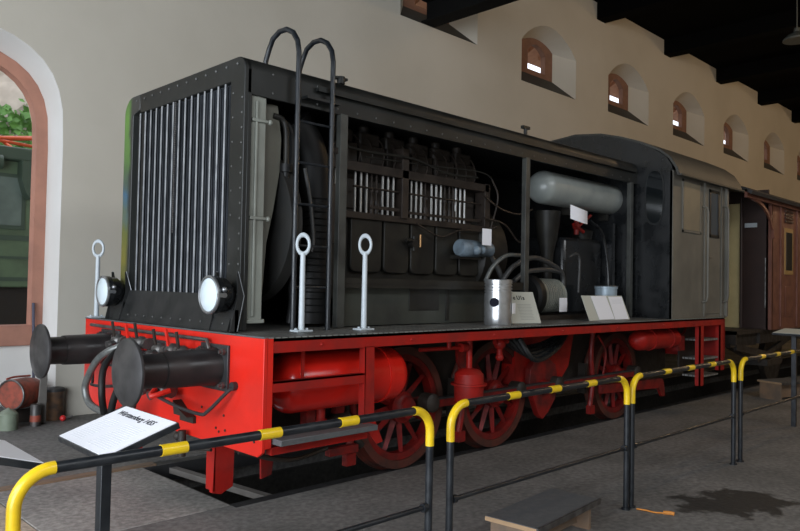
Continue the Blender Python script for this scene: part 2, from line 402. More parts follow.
# big niche down to the floor, then the hole above the sill
c = ring_loft(ext(A0, -.0), ext(A1, 0.0), YW-.01, 3.97); cut.append(c.build('c', 'plaster', smooth=0))
A2 = arch(XC, 1.52, 3.25, 1.12)
c = ring_loft(ext(A2, .86), ext(A2, .86), 3.9, YO+.05); cut.append(c.build('c', 'plaster', smooth=0))
WIN = [(9.66+3.6*k, 0.0) for k in range(-1, 9)]
def wpoly(x0, zb, zs, pk, w=2.15): 
    x1 = x0+w; return [(x0, zb)] + [(x0 + w*i/10, zs + (pk-zs)*math.sin(PI*i/10)**.8) for i in range(11)] + [(x1, zb)]
wins = []
for i, (x0, dz) in enumerate(WIN):
    if i == 0: dz = .38
    wins.append((x0, dz))
    P = wpoly(x0, 6.0+dz, 6.90+dz, 7.42+dz); Q = wpoly(x0+.46, 6.40+dz, 7.06+dz, 7.22+dz, 1.23)
    cut.append(ring_loft(P, Q, YW-.01, 3.93).build('c', 'plaster', smooth=0))
    Qo = wpoly(x0+.10, 6.25+dz, 7.3+dz, 7.6+dz, 2.2)
    cut.append(ring_loft(Q, Qo, 3.92, YO+.05).build('c', 'plaster', smooth=0))
boolean(wall, cut); struct(wall, 'long cream plastered wall with arched opening and small high windows')
# arch reveal in whiter plaster, daylight put into its colour
rv = MB()
for i in range(len(ext(A0, 0))-1):
    P, Q = ext(A0, .002), ext(A1, .002)
    a, b2, c2, d = P[i], P[i+1], Q[i+1], Q[i]
    def inn(p, f=.006): 
        v = Vector((XC-p[0], 2.4-p[1])).normalized()*f; return (p[0]+v.x, p[1]+v.y)
    rv.add([(a[0], YW+.0005, a[1]), (b2[0], YW+.0005, b2[1]), (c2[0], 3.965, c2[1]), (d[0], 3.965, d[1]),
            (inn(a)[0], YW+.0005, inn(a)[1]), (inn(b2)[0], YW+.0005, inn(b2)[1]), (inn(c2)[0], 3.965, inn(c2)[1]), (inn(d)[0], 3.965, inn(d)[1])],
           [(0,1,2,3),(7,6,5,4),(0,4,5,1),(3,2,6,7)])
rv.box(-2.7, .41, 3.955, 3.968, .003, .86)
struct(rv.build('trim_8', 'plasterlit'), 'white plastered reveal around the arched opening, daylight painted into its colour')
# sandstone frame of the opening
win1 = bpy.data.objects.new('window_1', None); win1.location = (XC, 3.97, 0); COL.objects.link(win1)
struct(win1, 'arched opening with red sandstone surround')
O = ext(A1, .86); I = ext(arch(XC, 1.435, 3.25, 1.03), .86); fs = MB()
n = len(O)
for i in range(n-1):
    vs = []
    for y in (3.925, 4.08): vs += [(O[i][0]*.999, y, O[i][1]), (O[i+1][0]*.999, y, O[i+1][1]), (I[i+1][0], y, I[i+1][1]), (I[i][0], y, I[i][1])]
    fs.add(vs, [(0,1,2,3),(7,6,5,4),(3,2,6,7),(0,4,5,1)] + ([(0,3,7,4)] if i == 0 else []) + ([(1,5,6,2)] if i == n-2 else []))
fs.build('window_frame', 'sandstone', win1)
MB().box(-2.75, .45, 3.88, 4.2, .84, 1.08).build('window_sill', 'sandstone', win1, bevel=.01)
# clerestory windows
for k, (x0, dz) in enumerate(wins):
    w = bpy.data.objects.new('window_%d' % (k+2), None); w.location = (x0+1.07, 3.95, 6.40+dz); COL.objects.link(w)
    struct(w, 'small high window with arched brown stone surround')
    Q = wpoly(x0+.45, 6.38+dz, 7.05+dz, 7.23+dz, 1.25); n = len(Q); cx = x0+1.075
    I = [(cx+(p[0]-cx)*.54, (6.50+dz) if p[1] < 6.5+dz else p[1]-.13) for p in Q]
    g = MB()
    for i in range(n):
        j = (i+1) % n; vs = []
        for y in (3.90, 4.02): vs += [(Q[i][0], y, Q[i][1]), (Q[j][0], y, Q[j][1]), (I[j][0], y, I[j][1]), (I[i][0], y, I[i][1])]
        g.add(vs, [(0,1,2,3),(7,6,5,4),(3,2,6,7),(0,4,5,1)])
    g.build('window_frame', 'windowwood', w)
    # dark sloping sill over the plaster
    s = MB(); s.add([(x0+.005, YW+.002, 6.012+dz), (x0+2.145, YW+.002, 6.012+dz), (x0+1.70, 3.93, 6.42+dz), (x0+.45, 3.93, 6.42+dz),
                 (x0+.005, YW+.002, 5.98+dz), (x0+2.145, YW+.002, 5.98+dz), (x0+1.70, 3.93, 6.37+dz), (x0+.45, 3.93, 6.37+dz)],
                [(0,1,2,3),(7,6,5,4),(0,4,5,1),(1,5,6,2),(2,6,7,3),(3,7,4,0)])
    s.build('window_sill', 'sill', w)
# eaves outside above the high windows: boards on rafters
g = MB()
for j in range(9):
    ya = 4.36 + j*.15; z = 8.25 - (ya-4.36)*.5
    g.add([(3, ya, z), (XR, ya, z), (XR, ya+.145, z-.072), (3, ya+.145, z-.072), (3, ya, z+.02), (XR, ya, z+.02), (XR, ya+.145, z-.052), (3, ya+.145, z-.052)],
          [(0,1,2,3),(7,6,5,4),(0,4,5,1),(1,5,6,2),(2,6,7,3),(3,7,4,0)])
x = 3.5
while x < XR:
    g.bar((x, 4.36, 8.20), (x, 5.45, 7.655), .08, .09); x += .6
struct(g.build('trim_9', 'soffit'), 'brown boarded roof overhang outside the high windows')
# ceiling and roof beams
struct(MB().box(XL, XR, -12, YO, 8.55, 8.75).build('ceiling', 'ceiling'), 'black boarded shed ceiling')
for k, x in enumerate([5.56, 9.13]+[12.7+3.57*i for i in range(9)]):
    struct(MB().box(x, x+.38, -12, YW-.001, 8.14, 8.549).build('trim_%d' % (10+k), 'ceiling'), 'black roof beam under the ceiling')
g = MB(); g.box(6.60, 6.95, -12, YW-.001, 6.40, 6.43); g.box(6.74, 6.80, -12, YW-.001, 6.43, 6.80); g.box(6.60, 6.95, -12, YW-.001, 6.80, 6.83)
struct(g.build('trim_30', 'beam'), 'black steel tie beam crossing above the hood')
# closing walls out of view; left one added, near one lengthened to block sky
struct(MB().box(XR, XR+.3, -12, YO, -.3, 9.2).build('wall_right', 'plaster'), 'far end wall of the shed')
struct(MB().box(XL, XR, -12.3, -12, -.3, 9.2).build('wall_front', 'plaster'), 'near side wall of the shed')
struct(MB().box(XL-.3, XL, -12.3, YO, 4.9, 9.2).box(XL-.3, XL, 1.6, YO, -.3, 4.9).box(XL-.3, XL, -12.3, -9.5, -.3, 4.9).build('wall_left', 'plaster'), 'unseen end wall around the open doors, added to cut the sky light')
# outside
struct(MB().box(-30, XR, YO+.1, 40, -.5, -.1).build('ground', 'ground'), 'yard outside the arched opening')
# ================================================================ LOCOMOTIVE
L = thing('diesel_locomotive', 'large black and red six-coupled diesel locomotive with open hood sides', 'locomotive', (3.8, 0, 0))
W, ZP = 1.467, 1.29
# running deck, edge strip, buffer beam, frame
MB().box(.0, 7.6, -W-.001, W+.001, 1.2812, ZP).build('running_deck', 'deck', L, smooth=0, label='grey checkered deck plate')
g = MB(); g.box(.05, 7.6, -W, -W+.012, 1.185, 1.281); g.box(.05, 7.6, -W, -W+.07, 1.26, 1.281); g.box(.05, 7.6, W-.012, W, 1.185, 1.281)
for x in (.45, 1.35, 2.4, 3.5, 4.6, 5.7, 6.6): g.ball((x, -W, 1.225), .012, 8, 5)
g.build('edge_strip', 'red_frame', L)
g = MB()
g.prism([(-W, 1.281), (W, 1.281), (W, .60), (W-.10, .51), (-W+.05, .505), (-W, .54)], 'x', -.025, .0)
g.box(0, .05, -W, -W+.02, .56, 1.281); g.box(0, .05, W-.02, W, .56, 1.281)
beam = g.build('buffer_beam', 'red', L, bevel=.004, label='bright red buffer beam')
g = MB()
for y, z in ((-1.38, .60), (-1.38, .66), (-1.02, .62), (-.94, .60), (-.90, .62), (-1.00, .72), (-.70, .74)): g.cyl((-.026, y, z), (-.031, y, z), .009, 10)
g.build('bolt_holes', 'oily', beam)
MB().box(-.03, .012, -W, W, 1.281, 1.293).build('deck_lip', 'greytop', beam, bevel=.004)
MB().box(.1, 7.5, -.66, -.60, .42, 1.18).box(.1, 7.5, .60, .66, .42, 1.18).box(.3, .36, -.61, .61, .5, 1.18).box(7.4, 7.46, -.61, .61, .5, 1.18).build('main_frame', 'oily', L)
MB().box(.02, 7.5, -1.40, 1.40, 1.235, 1.26).build('deck_underside', 'oily', L)
# side frame members under the deck edge
g = MB(); g.box(.05, .86, -W, -W+.012, .925, .995); g.box(.05, .86, -W, -W+.06, .983, .995)
g.build('tank_guard_bar', 'red_frame', L)
g = MB(); g.prism([(.86, 1.19), (.955, 1.19), (.965, .66), (1.06, .47), (1.0, .46), (.87, .60)], 'y', -W+.0, -W+.014)
g.box(.86, .872, -W, -W+.06, .60, 1.19); g.build('hanger_post', 'red_frame', L)
g = MB(); g.box(.05, .90, -W, -W+.06, .515, .565); g.build('lower_frame_bar', 'red_frame', L)
MB().box(.06, .92, -1.56, -1.33, .585, .625).build('side_step', 'greytop', L, bevel=.004, label='grey ribbed step tread')
# red air reservoir behind the bars
def tank(name, m, x0, x1, y, z, r, parent, label=None, bands=()):
    pr = [(0, .02), (.01, r*.35), (.035, r*.62), (.075, r*.85), (.12, r*.97), (.15, r)]
    Lh = x1-x0; prof = pr + [(Lh-a, q) for a, q in reversed(pr)]
    o = MB().lathe((x0, y, z), (1, 0, 0), prof, 40).build(name, m, parent, label=label)
    for bx in bands: MB().lathe((bx, y, z), (1, 0, 0), [(0, r+.001), (0, r+.008), (.035, r+.008), (.035, r+.001)], 40).build('tank_band', m, o)
    return o
tk = tank('air_reservoir', 'red_gloss', .28, 1.57, -1.10, .92, .222, L, 'glossy bright red cylindrical reservoir', (1.28,))
MB().cyl((.75, -1.1, .70), (.75, -1.1, .60), .035, 14).cyl((.75, -1.1, .62), (.75, -1.1, .57), .05, 14).build('drain_valve', 'red_frame', tk)
MB().box(.375, .40, -1.345, -1.335, .95, 1.26).build('tank_strap', 'red_frame', tk)
tank('rear_reservoir', 'red_frame', 5.45, 6.62, -1.22, 1.03, .125, L, 'smaller red cylinder under the cab end, shade painted into its colour', (5.8, 6.3))

# wheels: spoked, axis along y, outer face towards -y
def make_wheel(parent, x, side):
    w = part_empty('driving_wheel', parent, (x, side*.75, .55))
    c = Vector((x, side*.75, .55)); s = side
    pr = [(-.065, .47), (.065, .47), (.065, .52), (-.065, .52)]
    rim = MB()
    rim.lathe(c, (0, 1, 0), [(-.05, .415), (-.05, .475), (.05, .475), (.05, .415), (-.05, .415)], 56)
    rim.lathe(c + Vector((0, s*.06, 0)), (0, 1, 0), [(-.09, .001), (-.09, .09), (-.02, .12), (.02, .12), (.05, .105), (.05, .001)], 28)
    rim.lathe(c + Vector((0, s*.05, 0)), (0, 1, 0), [(-.03, .12), (-.03, .14), (.02, .14), (.02, .12)], 28)
    for k in range(12):
        a = 2*PI*k/12 + .13; d = Vector((math.cos(a), 0, math.sin(a))); t = Vector((-math.sin(a), 0, math.cos(a)))
        vs = []
        for r_, w_, h_ in ((.10, .034, .045), (.43, .022, .028)):
            for i, j in ((-1, 0), (0, -1), (1, 0), (0, 1)): vs.append(c + d*r_ + t*w_*i + Vector((0, h_*j, 0)))
        rim.add(vs, [(0,1,5,4),(1,2,6,5),(2,3,7,6),(3,0,4,7)])
    rim.build('spoked_centre', 'red_wheel', w)
    MB().lathe(c, (0, 1, 0), [(-.068*1, .474), (-.068, .545), (.03*1, .55), (.05, .575), (.068, .575), (.068, .474), (-.068, .474)] if s < 0 else
               [(-.068, .474), (-.068, .575), (-.05, .575), (-.03, .55), (.068, .545), (.068, .474), (-.068, .474)], 64).build('tyre', 'tyre', w)
    cw = MB(); pts = [(x+.42*math.cos(t), .55+.42*math.sin(t)) for t in [R(-150+10*i) for i in range(13)]]
    return w
wheel = make_wheel(L, 1.918, -1)
for x in (3.269, 5.778):
    c = copy_tree(wheel, L); c.location.x = x - 3.8
for x in (1.918, 3.269, 5.778):
    c = copy_tree(wheel, L); c.location.x = x - 3.8; c.location.y = .75; c.rotation_euler = (0, 0, PI)
# jackshaft crank and counterweight between second and third wheel
g = MB()
g.prism([(3.74, .78), (3.84, .88), (4.02, .90), (4.22, .80), (4.27, .62), (4.22, .42), (4.08, .28), (3.98, .22), (3.90, .27), (3.82, .42), (3.72, .60)], 'y', -.93, -.86)
g.lathe((3.98, -.94, .57), (0, 1, 0), [(-.06, .001), (-.06, .07), (.0, .09), (.02, .09)], 20)
g.build('crank_counterweight', 'red_wheel', L, bevel=.006)
g = MB(); g.prism([(3.55, .62), (3.62, 1.20), (4.75, 1.20), (4.62, .75), (4.40, .55), (3.7, .5)], 'y', -.84, -.67); g.build('gearbox_plate', 'red_frame', L)
MB().box(6.85, 7.56, -1.16, -1.14, .62, 1.235).build('step_shade_plate', 'oily', L)  # dark plate added to put shade behind the cab steps
g = MB(); g.lathe((4.0, -.68, .57), (0, 1, 0), [(-.12, .001), (-.12, .22), (-.10, .25), (0, .28), (.1, .28)], 30); g.build('jackshaft_bearing', 'oily', L)
# coupling rods with darker top flange and crank bosses
g = MB(); g.box(2.12, 5.98, -1.005, -.965, .545, .615)
g.build('coupling_rod', 'red_wheel', L, bevel=.004)
g = MB(); g.box(2.12, 5.98, -1.012, -.958, .615, .632); g.build('coupling_rod_flange', 'darksteel', L)
for x in (2.12, 3.47, 4.18, 5.98):
    MB().lathe((x, -.95, .59), (0, -1, 0), [(-.06, .001), (-.06, .085), (.06, .085), (.07, .07), (.085, .045), (.085, .001)], 24).build('crank_boss', 'oily', L)
# brake hangers, shoes, springs
for x in (1.22, 2.62, 5.02):
    g = MB(); g.tube([(x+.05, -.9, 1.18), (x, -.9, .85), (x+.04, -.9, .55), (x-.02, -.9, .22)], .03, 8, 5); g.box(x-.05, x+.05, -.93, -.87, .16, .26)
    g.build('brake_hanger', 'red_wheel', L)
    g = MB(); g.sweep([(x+.07+.03*math.sin(t), .38+.36*t) for t in [i/6 for i in range(7)]], 'y', -.80, -.70, .05); g.build('brake_shoe', 'oily', L)
for x in (1.918, 3.269, 5.778):
    g = MB()
    for k in range(6): g.box(x-.42+.05*k, x+.42-.05*k, -.80, -.70, 1.10+.012*k, 1.110+.012*k)
    g.build('leaf_spring', 'oily', L)
g = MB(); g.prism([(2.42, 1.19), (2.66, 1.19), (2.64, .92), (2.58, .86), (2.50, .86), (2.44, .95)], 'y', -1.02, -.99); g.build('frame_bracket', 'red_wheel', L)
# red filter pot hung from the deck
P = (2.36, -1.22)
pt = MB().lathe((P[0], P[1], .59), (0, 0, 1), [(0, .001), (0, .11), (.03, .13), (.17, .135), (.17, .165), (.185, .165), (.185, .135), (.27, .13), (.31, .09), (.32, .03), (.33, .001)], 28).build('filter_pot', 'red_frame', L)
MB().cyl((P[0], P[1], .9), (P[0], P[1], 1.24), .028, 12).cyl((P[0], P[1], 1.10), (P[0]-.6, P[1]+.05, 1.10), .018, 10).cyl((P[0]-.28, P[1], 1.10), (P[0]-.28, P[1], 1.2), .02, 10).lathe((P[0]-.12, P[1], 1.10), (1, 0, 0), [(0, .001), (0, .04), (.08, .04), (.08, .001)], 12).build('pipe', 'red_frame', pt)
g = MB(); g.ball((2.90, -1.15, 1.10), .06); g.cyl((2.9, -1.15, 1.10), (2.9, -1.15, .98), .03, 12); g.cyl((2.82, -1.15, 1.12), (3.02, -1.15, 1.12), .025, 10); g.ball((2.9, -1.15, .97), .04); g.cyl((2.9, -1.15, 1.1), (2.9, -1.15, 1.24), .02, 10)
g.build('air_valve', 'red_frame', L)
g = MB()
for j in range(5):
    g.tube([(3.0+.05*j, -1.0-.04*j, 1.14), (3.35, -1.05-.05*j, 1.03-.025*j), (3.8, -1.05-.04*j, 1.06-.01*j), (4.35, -1.0, 1.18)], .03, 8, 6)
g.build('hose_bundle', 'black_gloss', L)
g = MB(); g.tube([(.95, -1.2, 1.16), (2.1, -1.2, 1.17), (3.0, -1.25, 1.16)], .012, 8); g.build('brake_pipe', 'red_wheel', L); g = MB(); g.tube([(5.0, -1.0, 1.1), (5.15, -1.02, .9), (5.12, -1.0, .6)], .012, 8, 6); g.build('brake_pipe', 'red_wheel', L); g = MB(); g.tube([(6.62, -1.22, 1.03), (6.9, -1.2, 1.08), (7.1, -1.15, 1.2)], .016, 8, 5)
g.build('brake_pipe', 'red_wheel', L)
g = MB(); g.box(6.55, 6.75, -1.28, -1.2, .86, 1.05); g.build('valve_block', 'red_wheel', L); g = MB(); g.prism([(5.1,.50),(6.7,.46),(6.75,.40),(6.78,.22),(6.70,.22),(6.6,.34),(5.1,.40)], 'y', -1.0, -.96); g.build('brake_rod', 'red_wheel', L)
# brake cylinder low in front of the first wheel
g = MB(); g.cyl((.75, -.95, .45), (1.15, -.92, .55), .09, 18); g.cyl((.35, -.98, .40), (.75, -.95, .45), .022, 10); g.ball((.5, -.97, .42), .05); g.cyl((1.0, -.9, .75), (1.35, -.9, .3), .035, 10); g.tube([(.1,-1.0,.45),(.5,-1.05,.34),(.9,-1.0,.36)],.018,8,5)
g.build('brake_rigging', 'oily', L)
g = MB(); g.box(.95, 1.25, -.98, -.92, .28, .34); g.build('brake_beam', 'red_wheel', L); g = MB(); g.box(.62, .70, -1.1, -1.02, .42, .92); g.build('reservoir_hanger', 'red_wheel', L); g = MB(); g.prism([(.98,.62),(1.06,.98),(1.13,.98),(1.07,.62)], 'y', -1.0, -.94); g.build('brake_lever', 'red_wheel', L)
# rail guards
for y, x, z0 in ((-.74, .06, .10), (.74, .06, .10)):
    g = MB(); g.prism([(x, .56), (x+.16, .56), (x+.15, .14), (x+.05, z0), (x-.02, z0+.02)], 'y', y-.02, y+.02); g.box(x-.01, x, y-.02, y+.09, z0+.03, .56); g.build('rail_guard', 'red_frame', L)
MB().prism([(.34, .50), (.48, .50), (.44, .22), (.35, .20)], 'y', -.92, -.90).build('rail_guard', 'red_wheel', L)
# cab steps
for x0, x1, z0 in ((6.80, 6.91, .40), (7.46, 7.60, .56)):
    MB().box(x0, x1, -W, -W+.02, z0, 1.19).box(x0, x0+.012, -W, -W+.07, z0, 1.19).build('step_post', 'red_frame', L)
MB().box(7.30, 7.38, -1.15, -1.13, .56, 1.19).build('step_post', 'red_frame', L)
for z in (.98, .73, .50): MB().box(6.91, 7.46, -W+.03, -1.18, z, z+.025).build('cab_step', 'deck', L)

# ---- buffers
def make_buffer(y, e):
    b = part_empty('buffer', L, (0, y, 1.05)); z = 1.05
    MB().lathe((-.66-e, y, z), (1, 0, 0), [(0, .001), (.0, .04), (.004, .10), (.012, .16), (.025, .205), (.036, .222), (.045, .225), (.055, .222), (.062, .20), (.075, .14), (.085, .115)], 48).build('buffer_disc', 'disc', b)
    MB().lathe((-.60-e, y, z), (1, 0, 0), [(0, .114), (.27+e, .114)], 32).build('buffer_ram', 'buffer', b)
    MB().lathe((-.44, y, z), (1, 0, 0), [(0, .112), (0, .122), (.02, .124), (.38, .130), (.40, .145), (.415, .145)], 36).build('buffer_housing', 'buffer', b)
    g = MB(); g.box(-.045, -.025, y-.185, y+.185, z-.16, z+.16)
    g.build('flange', 'darksteel', b, bevel=.004)
    g = MB()
    for dy in (-.15, .15):
        for dz in (-.115, .115): g.cyl((-.045, y+dy, z+dz), (-.075, y+dy, z+dz), .024, 6); g.cyl((-.075, y+dy, z+dz), (-.095, y+dy, z+dz), .012, 8)
    g.build('bolt', 'steel', b)
    return b
make_buffer(-.875, .05); make_buffer(.875, 0)
# ---- draw hook and screw coupling, hoses, cocks
g = MB(); g.box(-.045, -.025, -.16, .16, .92, 1.18); g.prism([(-.03, 1.0), (-.03, 1.10), (-.16, 1.10), (-.24, 1.15), (-.28, 1.12), (-.25, 1.03), (-.18, 1.0)], 'y', -.03, .03)
g.build('draw_hook', 'darksteel', L, bevel=.006)
g = MB()
for s in (-1, 1): g.bar((-.17, s*.06, 1.06), (-.20, s*.06, .80), .02, .045)
g.cyl((-.20, -.10, .80), (-.20, .10, .80), .028, 12); g.cyl((-.20, 0, .80), (-.24, 0, .56), .025, 12); g.tube([(-.24, -.07, .60), (-.25, -.08, .42), (-.25, 0, .36), (-.25, .08, .42), (-.24, .07, .60)], .02, 8, 5)
g.build('screw_coupling', 'darksteel', L)
def cock(y, z, m2, side=1):
    g = MB(); g.cyl((-.02, y, z), (-.12, y, z), .036, 12); g.ball((-.12, y, z), .056); g.cyl((-.12, y-.09, z), (-.12, y+.09, z), .032, 10); g.lathe((-.12, y-.09, z), (0, -1, 0), [(0, .001), (0, .045), (.03, .045), (.03, .001)], 8); g.cyl((-.12, y, z), (-.22, y-.03*side, z-.03), .024, 10); g.lathe((-.20, y-.025*side, z-.025), (-1, 0, -.3), [(0, .001), (0, .034), (.03, .034), (.03, .001)], 12)
    o = g.build('air_cock', 'steel', L)
    MB().bar((-.15, y, z), (-.17, y+.02, z+.16), .014, .028).build('handle', m2, o)
    return o
cock(-.42, 1.13, 'red'); cock(.26, 1.13, 'red'); cock(-.22, 1.12, 'oily'); cock(.52, 1.14, 'oily'); cock(.10, 1.15, 'oily'); cock(-.58, 1.12, 'oily')
cock(-.30, .82, 'red', -1); cock(-.12, .84, 'oily')
g = MB()
for y in (-.48, -.36): g.tube([(-.06, y, 1.14), (-.09, y, 1.02), (-.05, y+.01, .90)], .014, 8, 4)
g.build('red_pipe', 'red', L)
def hosep(pts, m='hose', r=.028): return MB().tube(pts, r, 12, 8).build('brake_hose', m, L)
hosep([(-.12, .36, 1.12), (-.22, .48, 1.06), (-.25, .65, .96), (-.26, .80, .80), (-.26, .83, .70), (-.25, .75, .60), (-.25, .50, .57), (-.25, .2, .60), (-.22, .05, .68)], 'silverhose', .030)
hosep([(-.14, -.12, 1.10), (-.28, -.02, .95), (-.34, .08, .72), (-.33, .14, .55), (-.30, .24, .48)], 'hoseblack')
hosep([(-.14, .42, 1.10), (-.30, .36, .95), (-.34, .30, .75), (-.3, .34, .58)], 'hoseblack')
g = MB(); g.tube([(-.20, -.32, .84), (-.26, -.38, .80), (-.14, -.44, .84)], .02, 8, 3)
g.build('hose_coupling', 'red', L)
def shunt(s):
    g = MB(); g.tube([(-.03, s*.38, .93), (-.12, s*.34, .88), (-.20, s*.28, .80)], .013, 8, 3)
    g.tube([(-.20, s*.28, .80), (-.19, s*.62, .755), (-.17, s*.92, .735), (-.14, s*.98, .76), (-.08, s*1.12, .90), (-.03, s*1.14, .935)], .013, 8, 4)
    g.cyl((-.02, s*1.14, .94), (-.06, s*1.14, .94), .03, 12); return g.build('shunter_handle', 'darksteel', L)
shunt(-1); shunt(1)
g = MB(); g.tube([(-.06, 1.25, 1.235), (-.07, .6, 1.235), (-.07, -.45, 1.235), (-.07, -.82, 1.235), (-.06, -.84, 1.17)], .014, 8)
g.box(-.06, -.025, -.25, -.20, 1.22, 1.25); g.box(-.06, -.025, .7, .75, 1.22, 1.25); g.build('front_pipe', 'steel', L)
MB().box(-.05, -.025, -.62, -.42, .61, .66).prism([(-.62, .66), (-.42, .66), (-.40, .76), (-.50, .70)], 'x', -.10, -.03).build('cover_plate', 'oily', L)
g = MB(); g.cyl((-.08, -.52, .36), (-.08, -.52, .55), .03, 10); g.ball((-.08, -.46, .5), .035); g.tube([(-.06, -.9, .47), (-.10, -.6, .44), (-.10, -.3, .40)], .012, 8, 3); g.build('heating_pipe', 'oily', L)
# ---- headlamps
def make_lamp(y, z=1.545, x=-.085):
    h = part_empty('headlamp', L, (.0, y, ZP))
    MB().lathe((x+.008, y, z), (1, 0, 0), [(-.022, .001), (-.02, .05), (-.012, .09), (0, .122)], 36).build('lens', 'lens', h)
    MB().torus((x+.012, y, z), (1, 0, 0), .128, .013, 36, 8).build('lamp_rim', 'rim', h)
    MB().lathe((x+.01, y, z), (1, 0, 0), [(0, .134), (.05, .136), (.06, .128), (.11, .125), (.17, .08), (.19, .03), (.19, .001)], 36).build('lamp_housing', 'black_gloss', h)
    g = MB()
    for s in (-1, 1): g.prism([(.01, ZP), (.07, ZP), (.12, 1.55), (.08, 1.72), (.06, 1.72), (.07, 1.55)], 'y', y+s*.142-.004, y+s*.142+.004)
    g.box(-.02, .10, y-.146, y+.146, ZP, ZP+.008); g.box(.05, .08, y-.146, y+.146, ZP, 1.45)
    g.build('lamp_bracket', 'black', h)
    for s in (-1, 1): MB().tube([(.07, y+s*.146, 1.725), (.122, y+s*.146, 1.55), (.072, y+s*.146, ZP+.01)], .004, 6).build('bracket_edge', 'rim', h)
    g = MB(); g.ball((x+.05, y-.14, z+.04), .02); g.cyl((x+.05, y-.15, z), (x+.05, y-.12, z), .018, 8); g.box(x+.0, x+.04, y-.155, y-.13, z-.015, z+.015); g.build('latch', 'rim', h)
    return h
make_lamp(-.84, 1.555); make_lamp(.98)

# ---- hood
HX = .108
r = .10
def rc(cy, cz, a0, a1, k=6): return [(cy+r*math.cos(R(a0+(a1-a0)*i/k)), cz+r*math.sin(R(a0+(a1-a0)*i/k))) for i in range(k+1)]
line = [(-.95, 3.02)] + list(reversed(rc(-.95+r, 3.30-r, 90, 180))) + list(reversed(rc(1.04-r, 3.30-r, 0, 90))) + [(1.04, 1.29)]
g = MB().sweep(line, 'x', HX+.03, 6.04, -.03)
hood = g.build('hood_shell', 'hood', L)
g = MB()
x = .35
while x < 6: g.ball((x, -.952, 3.06), .008, 6, 4); g.ball((x, -.952, 3.2), .008, 6, 4); x += .21
g.build('rivets', 'rivet', hood)
MB().box(.75, 5.95, -.985, -.95, 3.155, 3.175).box(.75, 5.95, -.99, -.982, 3.155, 3.195).build('rain_gutter', 'hood', hood)
MB().box(.18, 6.0, .87, .915, 1.30, 3.2).box(.18, 6.0, -.90, .90, 3.215, 3.24).build('inner_lining', 'hood_in', hood)
# front frame around the radiator
top = [(-.76, 3.13)] + [(-.95, 3.13)] + list(reversed(rc(-.95+r, 3.30-r, 90, 180))) + [(.74, 3.30), (.74, 3.16), (.72, 3.13)]
g = MB(); g.prism(top, 'x', HX, HX+.06); g.box(HX, HX+.06, -.95, -.76, 1.30, 3.13)
front = g.build('front_frame', 'hood', L, bevel=.006)
g = MB()
for k in range(15): g.ball((HX-.001, -.925, 1.45+.11*k), .010, 6, 4)
for k in range(12): g.ball((HX-.001, -.85+.15*k, 3.25), .011, 6, 4)
for k in range(9): g.ball((HX+.001, -.80, 1.6+.18*k), .009, 6, 4)
g.build('rivets', 'rivet', front)
far = [(.74, 3.30)] + [(.86, 3.30)] + [(.88+.16*math.sin(R(a)), 3.14+.16*math.cos(R(a))) for a in range(0, 91, 15)] + [(1.04, 1.31), (.87, 1.31), (.87, 3.13), (.74, 3.16)]
MB().prism(far, 'x', HX-.002, HX+.075).build('front_corner_strip', 'layers', L, bevel=.006, label='corner strip with green, yellow and blue old paint rubbed free')
MB().add([(.02, -.93, 1.295), (.02, .99, 1.295), (HX-.005, .99, 1.56), (HX-.005, -.93, 1.56), (.05, -.93, 1.295), (.05, .99, 1.295), (HX+.03, .99, 1.56), (HX+.03, -.93, 1.56)],
         [(0,1,2,3),(7,6,5,4),(0,4,5,1),(1,5,6,2),(2,6,7,3),(3,7,4,0)]).build('lower_front_sheet', 'black', L)
lfs = bpy.data.objects['lower_front_sheet']; g = MB() 
for k in range(12): g.ball((.035+.0, -.85+.155*k, 1.35), .009, 6, 4)
g.build('rivets', 'rivet', lfs)
grille = part_empty('radiator_grille', L, (HX, 0, 1.56))
MB().box(HX+.045, HX+.075, -.77, .75, 1.55, 3.14).build('radiator_core', 'coreblue', grille)
MB().box(HX+.05, HX+.08, .75, .95, 1.3, 3.2).build('dark_gap_sheet', 'hood_in', grille)  # dark sheet filling the dark gap between core and corner strip
g = MB()
for k in range(15):
    y = -.69 + k*(1.41/14)
    g.box(HX-.004, HX+.0005, y-.0095, y+.0095, 1.56, 3.125)
g.build('slats', 'slat', grille)
g = MB()
for k in range(15):
    y = -.69 + k*(1.41/14)
    g.box(HX+.008, HX+.024, y+.018, y+.022, 1.56, 3.125)
g.build('dark_slat_strips', 'black', grille)  # loose dark strip left of each slat, drawing the dark gap
g = MB()
for k in range(46): g.box(HX+.035, HX+.046, -.76+k*.0325, -.755+k*.0325, 1.56, 3.12)
g.build('cooling_fins', 'coreblue', grille)
g = MB()
for k in range(60): g.ball((HX-.004, .07, 2.05+k*.018), .009, 6, 4)
g.build('chain', 'steel', grille)
# side posts of the open hood
for x0, x1 in ((HX+.03, .17), (1.01, 1.09), (3.57, 3.645), (5.86, 5.93)):
    MB().box(x0, x1, -.955, -.90, 1.30, 3.03).build('hood_post', 'post' if x0 > .5 else 'hood', L, bevel=.004)
g = MB(); g.box(1.09, 3.57, -.945, -.90, 1.655, 1.70); g.box(1.09, 3.57, -.94, -.93, 1.62, 1.70)
g.build('engine_bed_rail', 'engine', L)
g = MB(); g.box(1.09, 3.50, -.84, -.82, 1.30, 1.655); g.build('bed_side_sheet', 'panel', L)
MB().box(1.95, 2.35, -.848, -.84, 1.42, 1.63).build('access_cover', 'engine', L, bevel=.003); MB().box(2.45, 2.50, -.848, -.84, 1.32, 1.64).build('cover_strip', 'engine', L, bevel=.003)
